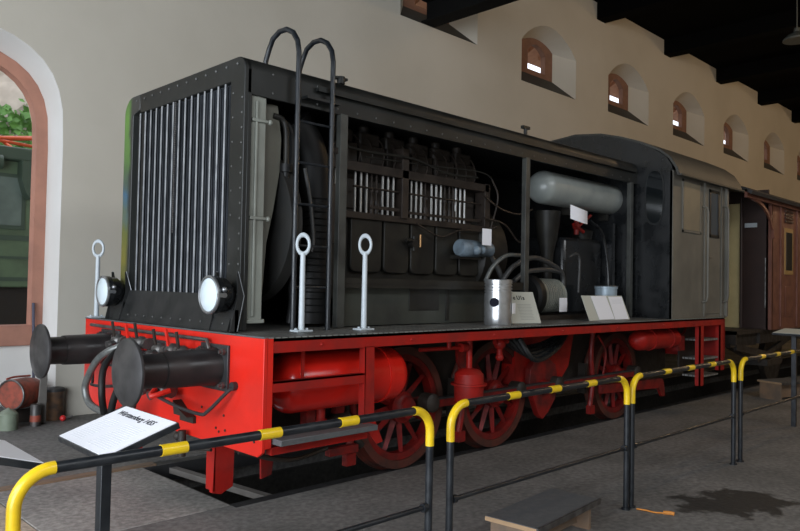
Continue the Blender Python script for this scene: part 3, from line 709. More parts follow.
# pale radiator side panel, coolant pipe and shroud
g = MB(); g.box(.18, .31, -.93, -.86, 1.36, 3.02); g.box(.17, .33, -.94, -.86, 1.35, 1.38); g.box(.215, .235, -.945, -.93, 1.4, 2.98)
for z in (2.84, 2.12): g.box(.18, .32, -.95, -.93, z-.012, z+.012); g.ball((.34, -.94, z), .02)
g.build('radiator_side_panel', 'greypanel', L, bevel=.005, label='pale grey green radiator side tank')
g = MB(); g.prism([(.34, 3.0), (.46, 3.0), (.50, 2.75), (.49, 2.5), (.44, 2.2), (.385, 1.95), (.36, 1.6), (.34, 1.4)], 'y', -.86, -.84)
g.build('fan_shroud', 'shroud', L)
g = MB(); g.tube([(.42, -.86, 2.92), (.50, -.87, 2.90), (.53, -.88, 2.80), (.535, -.88, 2.5)], .022, 12, 6); g.build('coolant_pipe', 'engine', L)
g = MB(); g.tube([(.5, -.8, 2.9), (.62, -.8, 2.85), (.64, -.8, 2.6), (.6, -.78, 2.2), (.72, -.75, 1.6), (.7, -.75, 1.33)], .035, 10, 6); g.cyl((.535, -.88, 2.56), (.535, -.88, 2.50), .05, 14); g.cyl((.535, -.88, 2.50), (.535, -.88, 2.42), .03, 12)
g.build('coolant_hose', 'hoseblack', L)
MB().tube([(.70, -.90, 2.55), (.76, -.90, 2.3), (.80, -.9, 2.0), (.78, -.9, 1.9)], .014, 8, 5).build('thin_cable', 'hose', L)
g = MB(); g.tube([(.78, -.60, 2.98), (.95, -.6, 2.75), (1.02, -.6, 2.4), (1.02, -.6, 1.32)], .16, 24, 8)
for k in range(18): g.torus((1.02, -.6, 2.35-k*.055), (0, 0, 1), .162, .006, 24, 5)
g.build('air_duct', 'hoseblack', L)
g = MB(); g.cyl((.5, -.4, 2.1), (.6, -.4, 2.1), .62, 40); g.cyl((.40, -.4, 2.1), (.5, -.4, 2.1), .08, 16); g.build('cooling_fan', 'hood_in', L)
g = MB(); g.box(1.13, 1.2, -.7, -.66, 2.0, 2.5); g.cyl((1.02, -.93, 2.73), (1.02, -.90, 2.73), .03, 14); g.build('gauge', 'engine2', L)

# ---- engine
EN = part_empty('engine', L, (2.4, 0, 1.5))
MB().box(1.30, 3.40, -.50, .45, 1.62, 2.28).box(1.2, 3.5, -.60, .5, 1.5, 1.70).build('crankcase', 'engine', EN, bevel=.015)
for i, (a, c_) in enumerate(((1.50, 1.88), (1.91, 2.24), (2.27, 2.60), (2.63, 2.96), (2.99, 3.30))):
    rr = .06; P_ = [(a, 2.26), (c_, 2.26)] + [(c_-rr+rr*math.cos(R(t)), 1.76+rr+rr*math.sin(R(t))) for t in (0, -30, -60, -90)] + [(a+rr+rr*math.cos(R(t)), 1.76+rr+rr*math.sin(R(t))) for t in (-90, -120, -150, -180)]
    MB().prism(P_, 'y', -.545, -.50).build('crankcase_cover', 'engine', EN, bevel=.008)
g = MB(); g.box(1.15, 3.40, -.60, -.46, 2.66, 2.745); g.box(1.15, 3.42, -.58, -.46, 2.24, 2.30); g.box(2.08, 2.17, -.60, -.46, 2.28, 2.95); g.box(3.33, 3.42, -.6, -.46, 2.28, 2.75)
g.build('camshaft_housing', 'engine2', EN, bevel=.006)
for xs in ((1.24, 1.30), (1.53, 1.60, 1.67), (1.87, 1.94, 2.01), (2.25, 2.32, 2.39), (2.54, 2.61, 2.68), (2.91, 2.98, 3.05)):
    for x in xs: MB().cyl((x, -.55, 2.30), (x, -.55, 2.66), .011, 8).build('pushrod_tube', 'chrome', EN)
for x in (1.74, 1.80, 2.46, 2.75, 2.82, 2.88):
    MB().cyl((x, -.54, 2.30), (x, -.54, 2.42), .025, 10).cyl((x, -.54, 2.42), (x, -.54, 2.66), .009, 8).lathe((x, -.54, 2.5), (0, 0, 1), [(0, .001), (0, .022), (.03, .022), (.03, .001)], 8).build('injection_pump', 'engine2', EN)
g = MB(); g.box(1.70, 2.08, -.57, -.55, 2.345, 2.375); g.box(2.20, 3.30, -.57, -.55, 2.335, 2.36); g.cyl((1.5, -.56, 2.53), (2.08, -.56, 2.53), .01, 8); g.cyl((2.2, -.56, 2.53), (3.3, -.56, 2.53), .01, 8)
g.build('control_rod', 'engine2', EN)
for k in range(6):
    x = 1.35+.34*k
    MB().box(x, x+.30, -.44, .4, 2.28, 2.95).box(x+.04, x+.26, -.46, -.44, 2.34, 2.62).build('cylinder_block', 'oily', EN, bevel=.02)
    MB().box(x+.02, x+.28, -.40, .35, 2.95, 3.08).cyl((x+.15, -.3, 3.0), (x+.15, -.3, 3.16), .05, 12).build('rocker_cover', 'oily', EN, bevel=.02)
g = MB()
for k in range(14):
    x = 1.30+.15*k; g.tube([(x, -.50, 2.745), (x+.01, -.52, 2.85), (x+.03, -.46, 2.98), (x+.05, -.36, 3.05)], .009, 6, 4)
g.build('fuel_pipes', 'engine2', EN)
MB().tube([(1.15, -.66, 2.86), (1.6, -.64, 2.84), (2.2, -.62, 2.86), (2.7, -.62, 2.78), (3.2, -.60, 2.80)], .012, 8, 6).tube([(1.6, -.60, 2.80), (2.4, -.58, 2.83), (3.3, -.60, 2.86), (3.5, -.62, 2.70)], .008, 8, 6).build('sagging_wire', 'engine', EN)
MB().lathe((3.30, -.10, 2.02), (1, 0, 0), [(0, .001), (0, .46), (.04, .52), (.42, .52), (.50, .46), (.58, .30), (.60, .001)], 44).build('flywheel_housing', 'engine', EN)
g = MB()
for pts in ([(3.3, -.60, 2.62), (3.55, -.64, 2.50), (3.9, -.62, 2.47), (4.2, -.6, 2.55)], [(3.3, -.62, 2.38), (3.6, -.66, 2.33), (3.85, -.66, 2.16), (4.1, -.6, 2.2)], [(2.3, -.58, 2.25), (2.6, -.62, 2.14), (2.9, -.62, 2.22), (3.3, -.6, 2.24), (3.5, -.62, 2.3)], [(3.4, -.6, 2.2), (3.5, -.64, 2.6), (3.42, -.62, 2.8)]):
    g.tube(pts, .010, 8, 6)
g.build('copper_line', 'engine2', EN)
g = MB(); g.cyl((2.25, -.56, 2.05), (2.25, -.62, 2.05), .04, 12); g.cyl((2.25, -.60, 2.12), (2.25, -.60, 1.98), .02, 10); g.cyl((2.15, -.60, 2.08), (2.33, -.60, 2.08), .02, 10); g.build('oil_cock', 'engine', EN)
MB().cyl((2.32, -.62, 2.02), (2.32, -.62, 2.14), .012, 10).build('brass_pipe', 'copper', EN)
# blue-grey starter / filter on the crankcase side
st = MB().lathe((2.84, -.66, 2.04), (1, 0, 0), [(0, .001), (0, .075), (.02, .09), (.30, .09), (.32, .075), (.50, .075), (.50, .001)], 28).ball((3.02, -.75, 2.02), .05).ball((3.12, -.74, 2.03), .045).build('starter_motor', 'bluegrey', EN, label='blue grey painted cylinder')
MB().box(2.85, 3.2, -.66, -.50, 1.93, 1.97).build('starter_bracket', 'engine', EN)
# ---- compressed air bottle
gt = tank('air_bottle', 'greytank', 4.25, 6.30, -.60, 2.83, .195, L, 'pale grey rounded tank high in the hood')
for xc_ in (4.95, 5.85): MB().box(xc_, xc_+.05, -.62, -.5, 2.55, 2.66).build('tank_cradle', 'engine', gt)
# exhaust funnel shapes and rear gearbox
g = MB(); g.lathe((4.72, -.46, 1.72), (0, 0, 1), [(0, .001), (0, .06), (.36, .08), (.52, .12), (.72, .15), (.86, .16), (.86, .001)], 24)
g.build('air_intake', 'engine', L); g = MB()
g.lathe((5.62, -.40, 1.9), (0, 0, 1), [(0, .001), (0, .08), (.30, .10), (.50, .14), (.55, .001)], 24); g.build('air_intake', 'engine', L)
g = MB(); g.box(4.85, 5.75, -.62, .3, 1.32, 2.28); g.build('control_cabinet', 'black_gloss', L, bevel=.05)
g = MB(); g.ball((5.15, -.60, 2.42), .05); g.cyl((5.15, -.60, 2.32), (5.15, -.60, 2.5), .03, 10); g.cyl((5.15, -.60, 2.4), (5.45, -.62, 2.58), .018, 8); g.cyl((5.05, -.62, 2.44), (5.28, -.62, 2.36), .022, 8)
g.build('red_valve', 'red_wheel', L)
g = MB(); g.lathe((4.0, -.62, 1.55), (1, 0, 0), [(0, .001), (0, .22), (.03, .25), (.12, .25), (.14, .21), (.15, .001)], 32); g.build('pulley', 'hoseblack', L)
g = MB(); g.lathe((4.15, -.62, 1.56), (1, 0, 0), [(0, .001), (0, .19), (.05, .20)] + [(.07+.04*k+d, .20-(.015 if q else 0)) for k in range(9) for d, q in ((0, 0), (.02, 0), (.022, 1), (.038, 1))] + [(.46, .2), (.47, .15), (.47, .001)], 30)
g.build('compressor', 'greypanel', L)
def hose(pts, rr=.028, m='hose'): MB().tube(pts, rr, 12, 8).build('air_hose', m, L)
hose([(3.1, -.80, 1.70), (3.2, -.82, 1.86), (3.42, -.82, 1.98), (3.72, -.8, 2.0)], .022, 'silverhose')
hose([(3.45, -.75, 1.72), (3.62, -.78, 1.88), (3.95, -.78, 1.98), (4.3, -.76, 1.94), (4.62, -.74, 1.82), (4.64, -.74, 1.58)])
hose([(3.7, -.72, 1.72), (3.9, -.74, 1.82), (4.3, -.74, 1.86), (4.6, -.74, 1.84)])
hose([(4.70, -.78, 2.02), (4.82, -.80, 2.06), (4.90, -.80, 1.98), (4.88, -.8, 1.6)], .018)
hose([(3.3, -.6, 2.1), (3.5, -.62, 1.9), (3.6, -.66, 1.7)], .03)
g = MB(); g.box(5.78, 5.84, -.75, -.45, 1.3, 2.5); g.box(5.95, 6.0, -.9, .9, 1.3, 3.2); g.tube([(5.3, -.7, 2.5), (5.6, -.7, 2.35), (5.72, -.72, 1.9), (5.74, -.72, 1.32)], .02, 8, 6); g.build('rear_bulkhead', 'black_gloss', L)
g = MB(); g.box(3.6, 6.0, -.85, .85, 1.29, 1.34); g.build('hood_floor', 'oily', L)
# fittings on the hood top
g = MB(); g.cyl((1.08, -.86, 3.30), (1.08, -.86, 3.36), .035, 12); g.box(1.02, 1.14, -.88, -.84, 3.335, 3.355); g.build('filler_cap', 'hood', hood)
g = MB(); g.cyl((3.68, -.86, 3.30), (3.68, -.86, 3.37), .02, 12); g.box(3.62, 3.74, -.88, -.84, 3.36, 3.39); g.build('vent_valve', 'hood', hood)
# ---- ladder over the hood edge
LD = part_empty('ladder', L, (.68, -1.02, ZP))
for x in (.53, .865):
    pts = [(x, -1.02, ZP), (x, -1.02, 2.5), (x, -1.02, 3.40)] + [(x, -.80-.22*math.cos(R(a)), 3.40+.22*math.sin(R(a))) for a in (25, 50, 75, 100, 125)] + [(x, -.62, 3.50), (x, -.58, 3.42), (x, -.58, 3.30)]
    MB().tube(pts, .021, 10).build('ladder_rail', 'railblack', LD)
for k in range(5): MB().cyl((.53, -1.02, 1.62+.315*k), (.865, -1.02, 1.62+.315*k), .010, 8).build('rung', 'railblack', LD)
MB().box(.62, .95, -1.02, -.94, 3.07, 3.09).build('ladder_bracket', 'black', LD)
# ---- white ring posts on the deck
def ring_post(x, y, zc):
    p = part_empty('ring_post', L, (x, y, ZP))
    g = MB(); g.box(x-.07, x+.07, y-.05, y+.05, ZP, ZP+.014)
    for dx in (-.05, .05): g.cyl((x+dx, y, ZP+.01), (x+dx, y, ZP+.026), .012, 6)
    g.build('foot_plate', 'white', p, bevel=.002)
    MB().cyl((x, y, ZP+.01), (x, y, zc-.066), .023, 16, .019).build('post', 'white', p)
    MB().torus((x, y, zc), (.55, .83, 0), .046, .0115, 28, 10, 1, 1.55).build('ring', 'white', p)
ring_post(.55, -1.10, 1.94); ring_post(1.11, -1.17, 1.965); ring_post(.05, 1.41, 1.94)

# ---- cab
CX0, CX1 = 6.04, 7.81
half = [(-1.42, 3.12), (-1.405, 3.23), (-1.34, 3.33), (-1.22, 3.42), (-.98, 3.55), (-.7, 3.65), (-.4, 3.73), (0, 3.77)]
curve = half + [(-y, z) for y, z in reversed(half[:-1])]
MB().prism([(-1.42, 1.28)] + curve + [(1.42, 1.28)], 'x', CX0, CX0+.04).build('cab_front_wall', 'black_gloss', L, label='glossy black cab front wall')
MB().prism([(-1.42, 1.28)] + curve + [(1.42, 1.28)], 'x', CX1-.04, CX1).build('cab_rear_wall', 'greycab', L)
MB().box(CX0, CX1, 1.385, 1.425, 1.28, 3.16).build('cab_side_wall', 'greycab', L, bevel=.004)
g = MB(); g.box(CX0, CX1, -1.425, -1.385, 1.28, 3.16)
side = g.build('cab_side_wall', 'greycab', L, bevel=.004, label='grey primed cab side')
rf = [(-1.50, 3.10), (-1.47, 3.20), (-1.38, 3.34), (-1.24, 3.45), (-.98, 3.58), (-.7, 3.68), (-.4, 3.76), (0, 3.80)]
MB().sweep(rf + [(-y, z) for y, z in reversed(rf[:-1])], 'x', CX0+.02, 8.16, -.03).build('cab_roof', 'greyroof', L)
MB().box(CX0+.02, 8.16, -1.53, -1.49, 3.09, 3.115).build('cab_gutter', 'greyroof', L)
# oval front window
g = MB(); oval = [(-1.185+.115*math.copysign(abs(math.cos(t))**.8, math.cos(t)), 2.835+.335*math.copysign(abs(math.sin(t))**.65, math.sin(t))) for t in [2*PI*i/40 for i in range(40)]]
pw = MB().prism(oval, 'x', CX0-.006, CX0+.01).build('oval_window', 'glassdark', L)
g = MB(); n = len(oval)
for i in range(n):
    j = (i+1) % n; o_ = lambda p, f: (-1.185+(p[0]+1.185)*f, 2.835+(p[1]-2.835)*(1+(f-1)*.4))
    vs = []
    for xx in (CX0-.014, CX0+.001): vs += [(xx, *oval[i]), (xx, *oval[j]), (xx, *o_(oval[j], 1.16)), (xx, *o_(oval[i], 1.16))]
    g.add(vs, [(0,1,2,3),(7,6,5,4),(3,2,6,7),(0,4,5,1)])
g.build('window_frame', 'black', pw)
# side window board, door, handrails
sw = MB().box(6.34, 6.84, -1.435, -1.42, 2.43, 3.05).build('boarded_window', 'tanboard', L, bevel=.006, label='window closed with a tan board')
g = MB()
for a in ((6.31, 6.34, 2.40, 3.08), (6.84, 6.87, 2.40, 3.08), (6.31, 6.87, 3.05, 3.08), (6.31, 6.87, 2.40, 2.43)): g.box(a[0], a[1], -1.438, -1.42, a[2], a[3])
g.build('window_frame', 'greycab', sw)
dr = MB().box(7.03, 7.53, -1.436, -1.42, 1.34, 3.10).build('cab_door', 'greycab', L, bevel=.006)
MB().box(7.16, 7.40, -1.442, -1.43, 2.42, 2.99).build('door_pane', 'glassblue', dr)
g = MB()
for a in ((7.12, 7.16, 2.38, 3.03), (7.40, 7.44, 2.38, 3.03), (7.12, 7.44, 2.99, 3.03), (7.12, 7.44, 2.38, 2.42)): g.box(a[0], a[1], -1.45, -1.42, a[2], a[3])
g.build('window_frame', 'black', dr)
MB().box(7.07, 7.10, -1.45, -1.43, 2.05, 2.12).cyl((7.08, -1.44, 2.1), (7.16, -1.46, 2.1), .01, 8).build('door_handle', 'steel', dr)
for x, z0, z1 in ((6.94, 1.50, 2.78), (7.63, 1.50, 2.85)):
    MB().tube([(x, -1.43, z0), (x, -1.49, z0+.02), (x, -1.50, z0+.08), (x, -1.50, z1-.08), (x, -1.49, z1-.02), (x, -1.43, z1)], .015, 10).build('cab_handrail', 'greycab', L)
MB().box(7.55, 7.57, -1.445, -1.42, 1.30, 3.12).box(7.70, 7.75, -1.46, -1.42, 1.3, 3.12).box(6.99, 7.01, -1.44, -1.42, 1.30, 3.12).build('door_jamb', 'greycab', L)
g = MB(); x = 6.10
while x < 7.8: g.ball((x, -1.427, 1.34), .007, 6, 4); x += .12
for k in range(14): g.ball((6.07, -1.427, 1.4+.13*k), .007, 6, 4)
g.build('rivets', 'greycab', side)
# rear buffers / beam
MB().box(7.58, 7.62, -W, W, .72, 1.262).build('rear_buffer_beam', 'red_frame', L)
for s in (-1, 1): MB().lathe((7.62, s*.875, 1.05), (1, 0, 0), [(0, .14), (.33, .13), (.33, .11), (.55, .11), (.56, .2), (.60, .22), (.62, .2), (.63, .001)], 28).build('rear_buffer', 'buffer', L)
# ================================================================ THINGS ON THE DECK
g = thing('piston', 'bright machined aluminium engine piston standing on the deck edge', 'piston', (2.80, -1.20, ZP))
x, y = 2.80, -1.20; rp = .132
prof = [(0, .001), (0, rp-.006), (.01, rp), (.07, rp), (.07, rp-.004), (.08, rp-.004), (.08, rp), (.30, rp)]
for k in range(4): prof += [(.30+.028*k, rp-.010), (.308+.028*k, rp-.010), (.308+.028*k, rp), (.324+.028*k, rp)]
prof += [(.425, rp), (.432, rp-.006), (.432, .001)]
MB().lathe((x, y, ZP), (0, 0, 1), prof, 56).build('piston_body', 'alu', g)
d = Vector((-.93, -.37, 0)).normalized()
c = Vector((x, y, ZP+.215)) + d*(rp-.012)
MB().lathe(c, d, [(0, .001), (0, .044), (.0145, .044), (.0145, .036), (.0143, .001)], 24).build('gudgeon_bore', 'ink', g)

def leaning_card(name, label, cat, cx, cy, w, h, tilt, yaw, m, group=None):
    """card standing on the deck and leaning back; returns the root, the origin and its axes"""
    t = thing(name, label, cat, (cx, cy, ZP), group)
    rgt = Vector((math.cos(yaw), math.sin(yaw), 0)); nrm = Vector((math.sin(yaw), -math.cos(yaw), 0))
    up = (Vector((0, 0, 1))*math.cos(tilt) - nrm*math.sin(tilt)).normalized(); fn = rgt.cross(up).normalized()
    o = Vector((cx, cy, ZP+.003)) - rgt*w/2
    vs = [o, o+rgt*w, o+rgt*w+up*h, o+up*h]; vs += [v - fn*.006 for v in vs]
    MB().add(vs, [(0,1,2,3),(7,6,5,4),(0,4,5,1),(1,5,6,2),(2,6,7,3),(3,7,4,0)]).build('card_sheet', m, t)
    return t, o, rgt, up, fn
def lines(t, o, rgt, up, fn, x0, x1, ys, m, th=.006, name='print_lines'):
    g = MB()
    for yy in ys:
        e = x1 - random.random()*.15*(x1-x0)
        v = [o+rgt*x0+up*yy, o+rgt*e+up*yy, o+rgt*e+up*(yy+th), o+rgt*x0+up*(yy+th)]; v = [p+fn*.0012 for p in v]
        g.add(v + [p - fn*.001 for p in v], [(0,1,2,3),(7,6,5,4),(0,4,5,1),(1,5,6,2),(2,6,7,3),(3,7,4,0)])
    return g.build(name, m, t, smooth=0)
def mtx(o, rgt, up, fn): return Matrix(((rgt.x, up.x, fn.x, o.x), (rgt.y, up.y, fn.y, o.y), (rgt.z, up.z, fn.z, o.z), (0, 0, 0, 1)))
t, o, rg, up, fn = leaning_card('information_card', 'cream printed card headed We U1a leaning beside the piston', 'card', 3.26, -1.20, .40, .34, .42, -.25, 'cream')
text_mesh('heading', 'I We U1a', .062, mtx(o+rg*.02+up*.255+fn*.002, rg, up, fn), 'ink', t, bold=.001)
lines(t, o, rg, up, fn, .15, .33, [.04+.016*i for i in range(11)], 'print', .004)
t, o, rg, up, fn = leaning_card('document_board', 'white open document folder propped up on the deck before the cab', 'document', 4.90, -1.22, .92, .30, .38, .0, 'cream')
g = MB()
for a, w_, sh, sk in ((.20, .34, .006, -.02), (.56, .32, .002, .015)):
    v = [o+rg*a+up*(.0+sh)+fn*(.004+sh), o+rg*(a+w_)+up*sh+fn*(.004+sh), o+rg*(a+w_+sk)+up*(.285+sh)+fn*(.004+sh), o+rg*(a+sk)+up*(.285+sh)+fn*(.004+sh)]
    g.add(v + [p - fn*.002 for p in v], [(0,1,2,3),(7,6,5,4),(0,4,5,1),(1,5,6,2),(2,6,7,3),(3,7,4,0)])
g.build('paper_sheets', 'paper', t, smooth=0)
lines(t, o, rg, up, fn*6, .62, .84, [.20+.014*i for i in range(4)], 'faint', .004)
tb = MB(); tb.lathe((5.32, -.92, ZP), (0, 0, 1), [(0, .001), (0, .125), (.36, .132), (.365, .140), (.40, .140), (.40, .130), (.39, .128), (.39, .001)], 32)
t = thing('tin_bucket', 'pale blue tin can standing behind the white document folder', 'tin can', (5.32, -.92, ZP)); tb.build('can_body', 'tin', t)
MB().torus((5.32, -.92, ZP+.395), (0, 0, 1), .140, .006, 30, 6).build('can_rim', 'rim', t)
def tagcard(cx, cy, cz, w, h, label, yaw=0., skew=.0):
    rg = Vector((math.cos(yaw), math.sin(yaw), 0)); c = Vector((cx, cy, cz)); u = Vector((skew, 0, 1)).normalized(); n_ = Vector((math.sin(yaw), -math.cos(yaw), 0))
    v = [c-rg*w/2-u*h/2, c+rg*w/2-u*h/2, c+rg*w/2+u*h/2, c-rg*w/2+u*h/2]
    o_ = MB().add(v + [p - n_*.002 for p in v], [(0,1,2,3),(7,6,5,4),(0,4,5,1),(1,5,6,2),(2,6,7,3),(3,7,4,0)]).build('paper_tag', 'paper', org=(cx, cy, cz), smooth=0)
    return tag(o_, label, 'paper tag', 'paper tags on the exhibits')
tagcard(2.885, -1.325, 1.45, .085, .10, 'small white tag stuck on the aluminium piston', .3)
tagcard(3.12, -.80, 2.16, .15, .17, 'white tag on the blue grey cylinder of the engine')
tagcard(4.45, -.87, 1.46, .16, .16, 'small white tag in front of the ribbed compressor')
# curled sheet over the valve under the tank
g = MB(); g.sweep([(4.88+.42*i/8, 2.59+.045*math.sin(PI*i/8)-.10*(i/8)) for i in range(9)], 'y', -.86, -.83, .003)
v = []; g = MB()
for i in range(9):
    a = i/8; xx = 4.66+.38*a; yy = -.80-.05*math.sin(PI*a)
    v += [(xx+.03, yy, 2.64-.05*a-.02*math.sin(PI*a)), (xx, yy-.02, 2.47-.04*a-.02*math.sin(PI*a)), (xx+.03, yy+.003, 2.64-.05*a-.02*math.sin(PI*a)), (xx, yy-.017, 2.47-.04*a-.02*math.sin(PI*a))]
for i in range(8):
    k = i*4; g_ = [(k, k+4, k+5, k+1), (k+3, k+7, k+6, k+2), (k, k+2, k+6, k+4), (k+1, k+5, k+7, k+3)]
    if i == 0: g.add(v, [])
    g.f += g_
tag(g.build('paper_sheet', 'paper', org=(4.8, -.8, 2.55)), 'curled white paper sheet hung below the pale grey tank', 'paper sheet')

# ================================================================ RAILINGS
def make_hoop(x0, x1, label):
    y, H, rb = -2.77, .985, .125; rr = .021; z0 = 0
    t = thing('safety_railing', label, 'railing', (x0, y, 0), 'yellow and black railings along the locomotive')
    arcL = [(x0+rb-rb*math.cos(R(a)), y, H-rb+rb*math.sin(R(a))) for a in range(0, 91, 10)]
    arcR = [(x1-rb+rb*math.sin(R(a)), y, H-rb+rb*math.cos(R(a))) for a in range(0, 91, 10)]
    MB().tube([(x0, y, z0), (x0, y, .5)] + arcL + arcR + [(x1, y, .5), (x1, y, z0)], rr, 16).build('railing_tube', 'railblack', t)
    g = MB(); g.tube([(x0, y, .785)] + arcL + [(x0+rb+.005, y, H)], rr+.0025, 16); g.build('yellow_bend', 'yellow', t)
    g = MB(); g.tube([(x1-rb-.005, y, H)] + arcR + [(x1, y, .785)], rr+.0025, 16); g.build('yellow_bend', 'yellow', t)
    for k in range(3):
        xa = x0 + .525 + .455*k; MB().cyl((xa, y, H), (xa+.11, y, H), rr+.0025, 16).build('yellow_band', 'yellow', t)
    MB().cyl((x0, y, .46), (x1, y, .46), .014, 12).lathe((x0+.02, y, .46), (1, 0, 0), [(0, .001), (0, .024), (.03, .024), (.03, .001)], 12).lathe((x1-.05, y, .46), (1, 0, 0), [(0, .001), (0, .024), (.03, .024), (.03, .001)], 12).build('middle_rail', 'railblack', t)
    MB().cyl((x0, y, 0), (x0, y, .012), .034, 16).cyl((x1, y, 0), (x1, y, .012), .034, 16).build('foot_ring', 'railblack', t)
    return t
H1 = make_hoop(-1.91, .165, 'railing hoop passing in front of the white sloping information board')
H2 = make_hoop(.335, 2.35, 'railing hoop before the middle and rear wheels, behind the low wooden step')
for x0, lb in ((-4.02, 'railing hoop cut by the left edge, only its yellow bend showing'),
               (2.43, 'railing hoop standing before the cab steps'), (4.62, 'railing hoop furthest right, before the brown coach')):
    c = copy_tree(H2); c.location.x = x0; c['label'] = lb
# ================================================================ INFO BOARDS
def info_board(cx, cy, cz, yaw, tilt, w, h, label, m, heading=None, postdx=-.02):
    t = thing('information_board', label, 'information board', (cx, cy, 0), 'sloping information boards behind the railing')
    rg = Vector((math.sin(yaw), -math.cos(yaw), 0)); up = Vector((math.cos(yaw)*math.cos(tilt), math.sin(yaw)*math.cos(tilt), math.sin(tilt))); fn = rg.cross(up).normalized()
    c = Vector((cx, cy, cz))
    def slab(a, b, lo, hi): 
        v = [c-rg*a-up*b+fn*hi, c+rg*a-up*b+fn*hi, c+rg*a+up*b+fn*hi, c-rg*a+up*b+fn*hi]; v += [p + fn*(lo-hi) for p in v]
        return MB().add(v, [(0,1,2,3),(7,6,5,4),(0,4,5,1),(1,5,6,2),(2,6,7,3),(3,7,4,0)])
    slab(w/2+.008, h/2+.008, -.03, -.003).build('board_frame', 'railblack', t, bevel=.003)
    slab(w/2, h/2, -.003, 0).build('board_face', m, t)
    o = c - rg*w/2 - up*h/2
    if heading:
        text_mesh('heading', heading, .046, mtx(o+rg*.05+up*(h-.068)+fn*.0008, rg, up, fn), 'ink', t, bold=.0004)
        for a, b in ((.05, .20), (.25, .46)): lines(t, o, rg, up, fn*.6, a, b, [.03+.0125*i for i in range(15)], 'faint', .003)
    pb = c - up*.06 + fn*(-.03)
    MB().bar((pb.x, pb.y, 0), (pb.x, pb.y, pb.z+.005), .045, .055).build('board_post', 'railblack', t, bevel=.003)
    return t
info_board(-1.371, -2.331, 1.0, -.023, .322, .512, .316, 'white sloping board headed Wuerttemberg on a black post before the buffers', 'paper', 'Württemberg 1455')
info_board(-1.935, -2.29, 1.015, PI-.02, .30, .50, .42, 'pale grey sloping board cut off at the left edge of the picture', 'paper')
info_board(7.12, -2.52, 1.17, -.02, .10, .40, .42, 'distant pale board on a black post before the brown coach', 'cream')
# ================================================================ STEPS, STRAP
def step_box(name, cx, cy, w, dpt, h, yaw, label, m='greytop'):
    t = thing(name, label, 'step', (cx, cy, 0), 'low wooden steps on the floor'); c, s = math.cos(yaw), math.sin(yaw)
    def P(a, b, z): return (cx+a*c-b*s, cy+a*s+b*c, z)
    def bx(a0, a1, b0, b1, z0, z1):
        v = [P(a, b, z) for z in (z0, z1) for a, b in ((a0, b0), (a1, b0), (a1, b1), (a0, b1))]
        return MB().add(v, [(0,3,2,1),(4,5,6,7),(0,1,5,4),(1,2,6,5),(2,3,7,6),(3,0,4,7)])
    bx(-w/2, w/2, -dpt/2, dpt/2, h-.03, h-.004).build('step_board', 'woodedge', t)
    bx(-w/2+.003, w/2-.003, -dpt/2+.003, dpt/2-.003, h-.004, h).build('top_covering', m, t)
    bx(-w/2-.004, w/2+.004, -dpt/2-.014, -dpt/2, h-.035, h+.002).build('edge_trim', 'steel', t)
    for a in (-w/2+.02, w/2-.09): bx(a, a+.03, -dpt/2+.03, dpt/2-.03, 0, h-.03).build('end_panel', 'wood', t)
    bx(-w/2+.05, w/2-.06, -dpt/2+.12, -dpt/2+.14, 0.03, h-.03).build('back_panel', 'wood', t)
step_box('wooden_step', 1.375, -2.70, .86, .37, .20, R(5), 'low wooden step with grey top in front of the railing')
step_box('wooden_step', 9.62, -1.66, .85, .42, .28, R(-18), 'distant pale wooden step on the floor near the brown coach')
g = MB()
g.tube([(2.40, -2.83, .008), (2.42, -2.90, .008), (2.42, -2.96, .008), (2.46, -3.02, .008), (2.47, -3.06, .008)], .006, 8, 4); g.tube([(2.46, -3.01, .010), (2.48, -3.05, .012), (2.49, -3.08, .010)], .014, 8, 3)
tag(g.build('cord', 'strap', org=(2.42, -2.95, 0)), 'short orange cord lying on the floor at a railing foot', 'cord')
g = MB().bar((.46, .86, -.06), (.72, -.62, -.10), .07, .05)
tag(g.build('angle_iron', 'timber', org=(.6, 0, -.1)), 'grey steel bar laid across the pit under the buffer beam', 'steel bar')

# ================================================================ CLUTTER IN THE NICHE
t = thing('drum', 'rusty red open-ended drum lying on its side below the arch', 'drum', (.0, 3.72, .22))
MB().lathe((-.08, 3.36, .34), (.62, .42, 0), [(0, .14), (0, .165), (.02, .17), (.26, .17), (.29, .165), (.36, .15), (.36, .001), (.34, .001), (.32, .14), (.02, .145)], 32).build('drum_body', 'rust', t)
MB().torus((-.08, 3.36, .34), (.62, .42, 0), .165, .012, 32, 8).build('drum_rim', 'steel', t)
MB().tube([(-.1, 3.45, .51), (.0, 3.52, .52), (.2, 3.62, .51)], .012, 8, 4).build('drum_handle', 'rust', t)
tag(MB().box(-.40, .20, 3.47, 3.80, 0, .155).build('crate', 'oily', org=(-.1, 3.6, 0), bevel=.01), 'black low crate supporting the rusty red drum', 'crate')
tag(MB().lathe((-.16, 3.16, 0), (0, 0, 1), [(0, .001), (0, .10), (.17, .10), (.20, .07), (.22, .03), (.24, .001)], 24).build('oil_can', 'greencan', org=(-.16, 3.16, 0)), 'pale green can at the left edge under the drum', 'can')
t = thing('paint_can', 'small can with red and grey bands beside the plank', 'can', (.13, 3.19, 0))
MB().lathe((.13, 3.19, 0), (0, 0, 1), [(0, .001), (0, .055), (.24, .055), (.24, .001)], 24).build('can_body', 'steel', t)
MB().lathe((.13, 3.19, .05), (0, 0, 1), [(0, .056), (0, .058), (.07, .058), (.07, .056)], 24).build('can_label', 'rust', t)
t = thing('round_tin', 'rusty brown round tin standing against the white reveal', 'tin', (.42, 3.46, 0))
MB().lathe((.42, 3.46, 0), (0, 0, 1), [(0, .001), (0, .10), (.01, .105), (.30, .105), (.31, .11), (.34, .11), (.35, .09), (.35, .001)], 28).build('tin_body', 'rusttin', t)
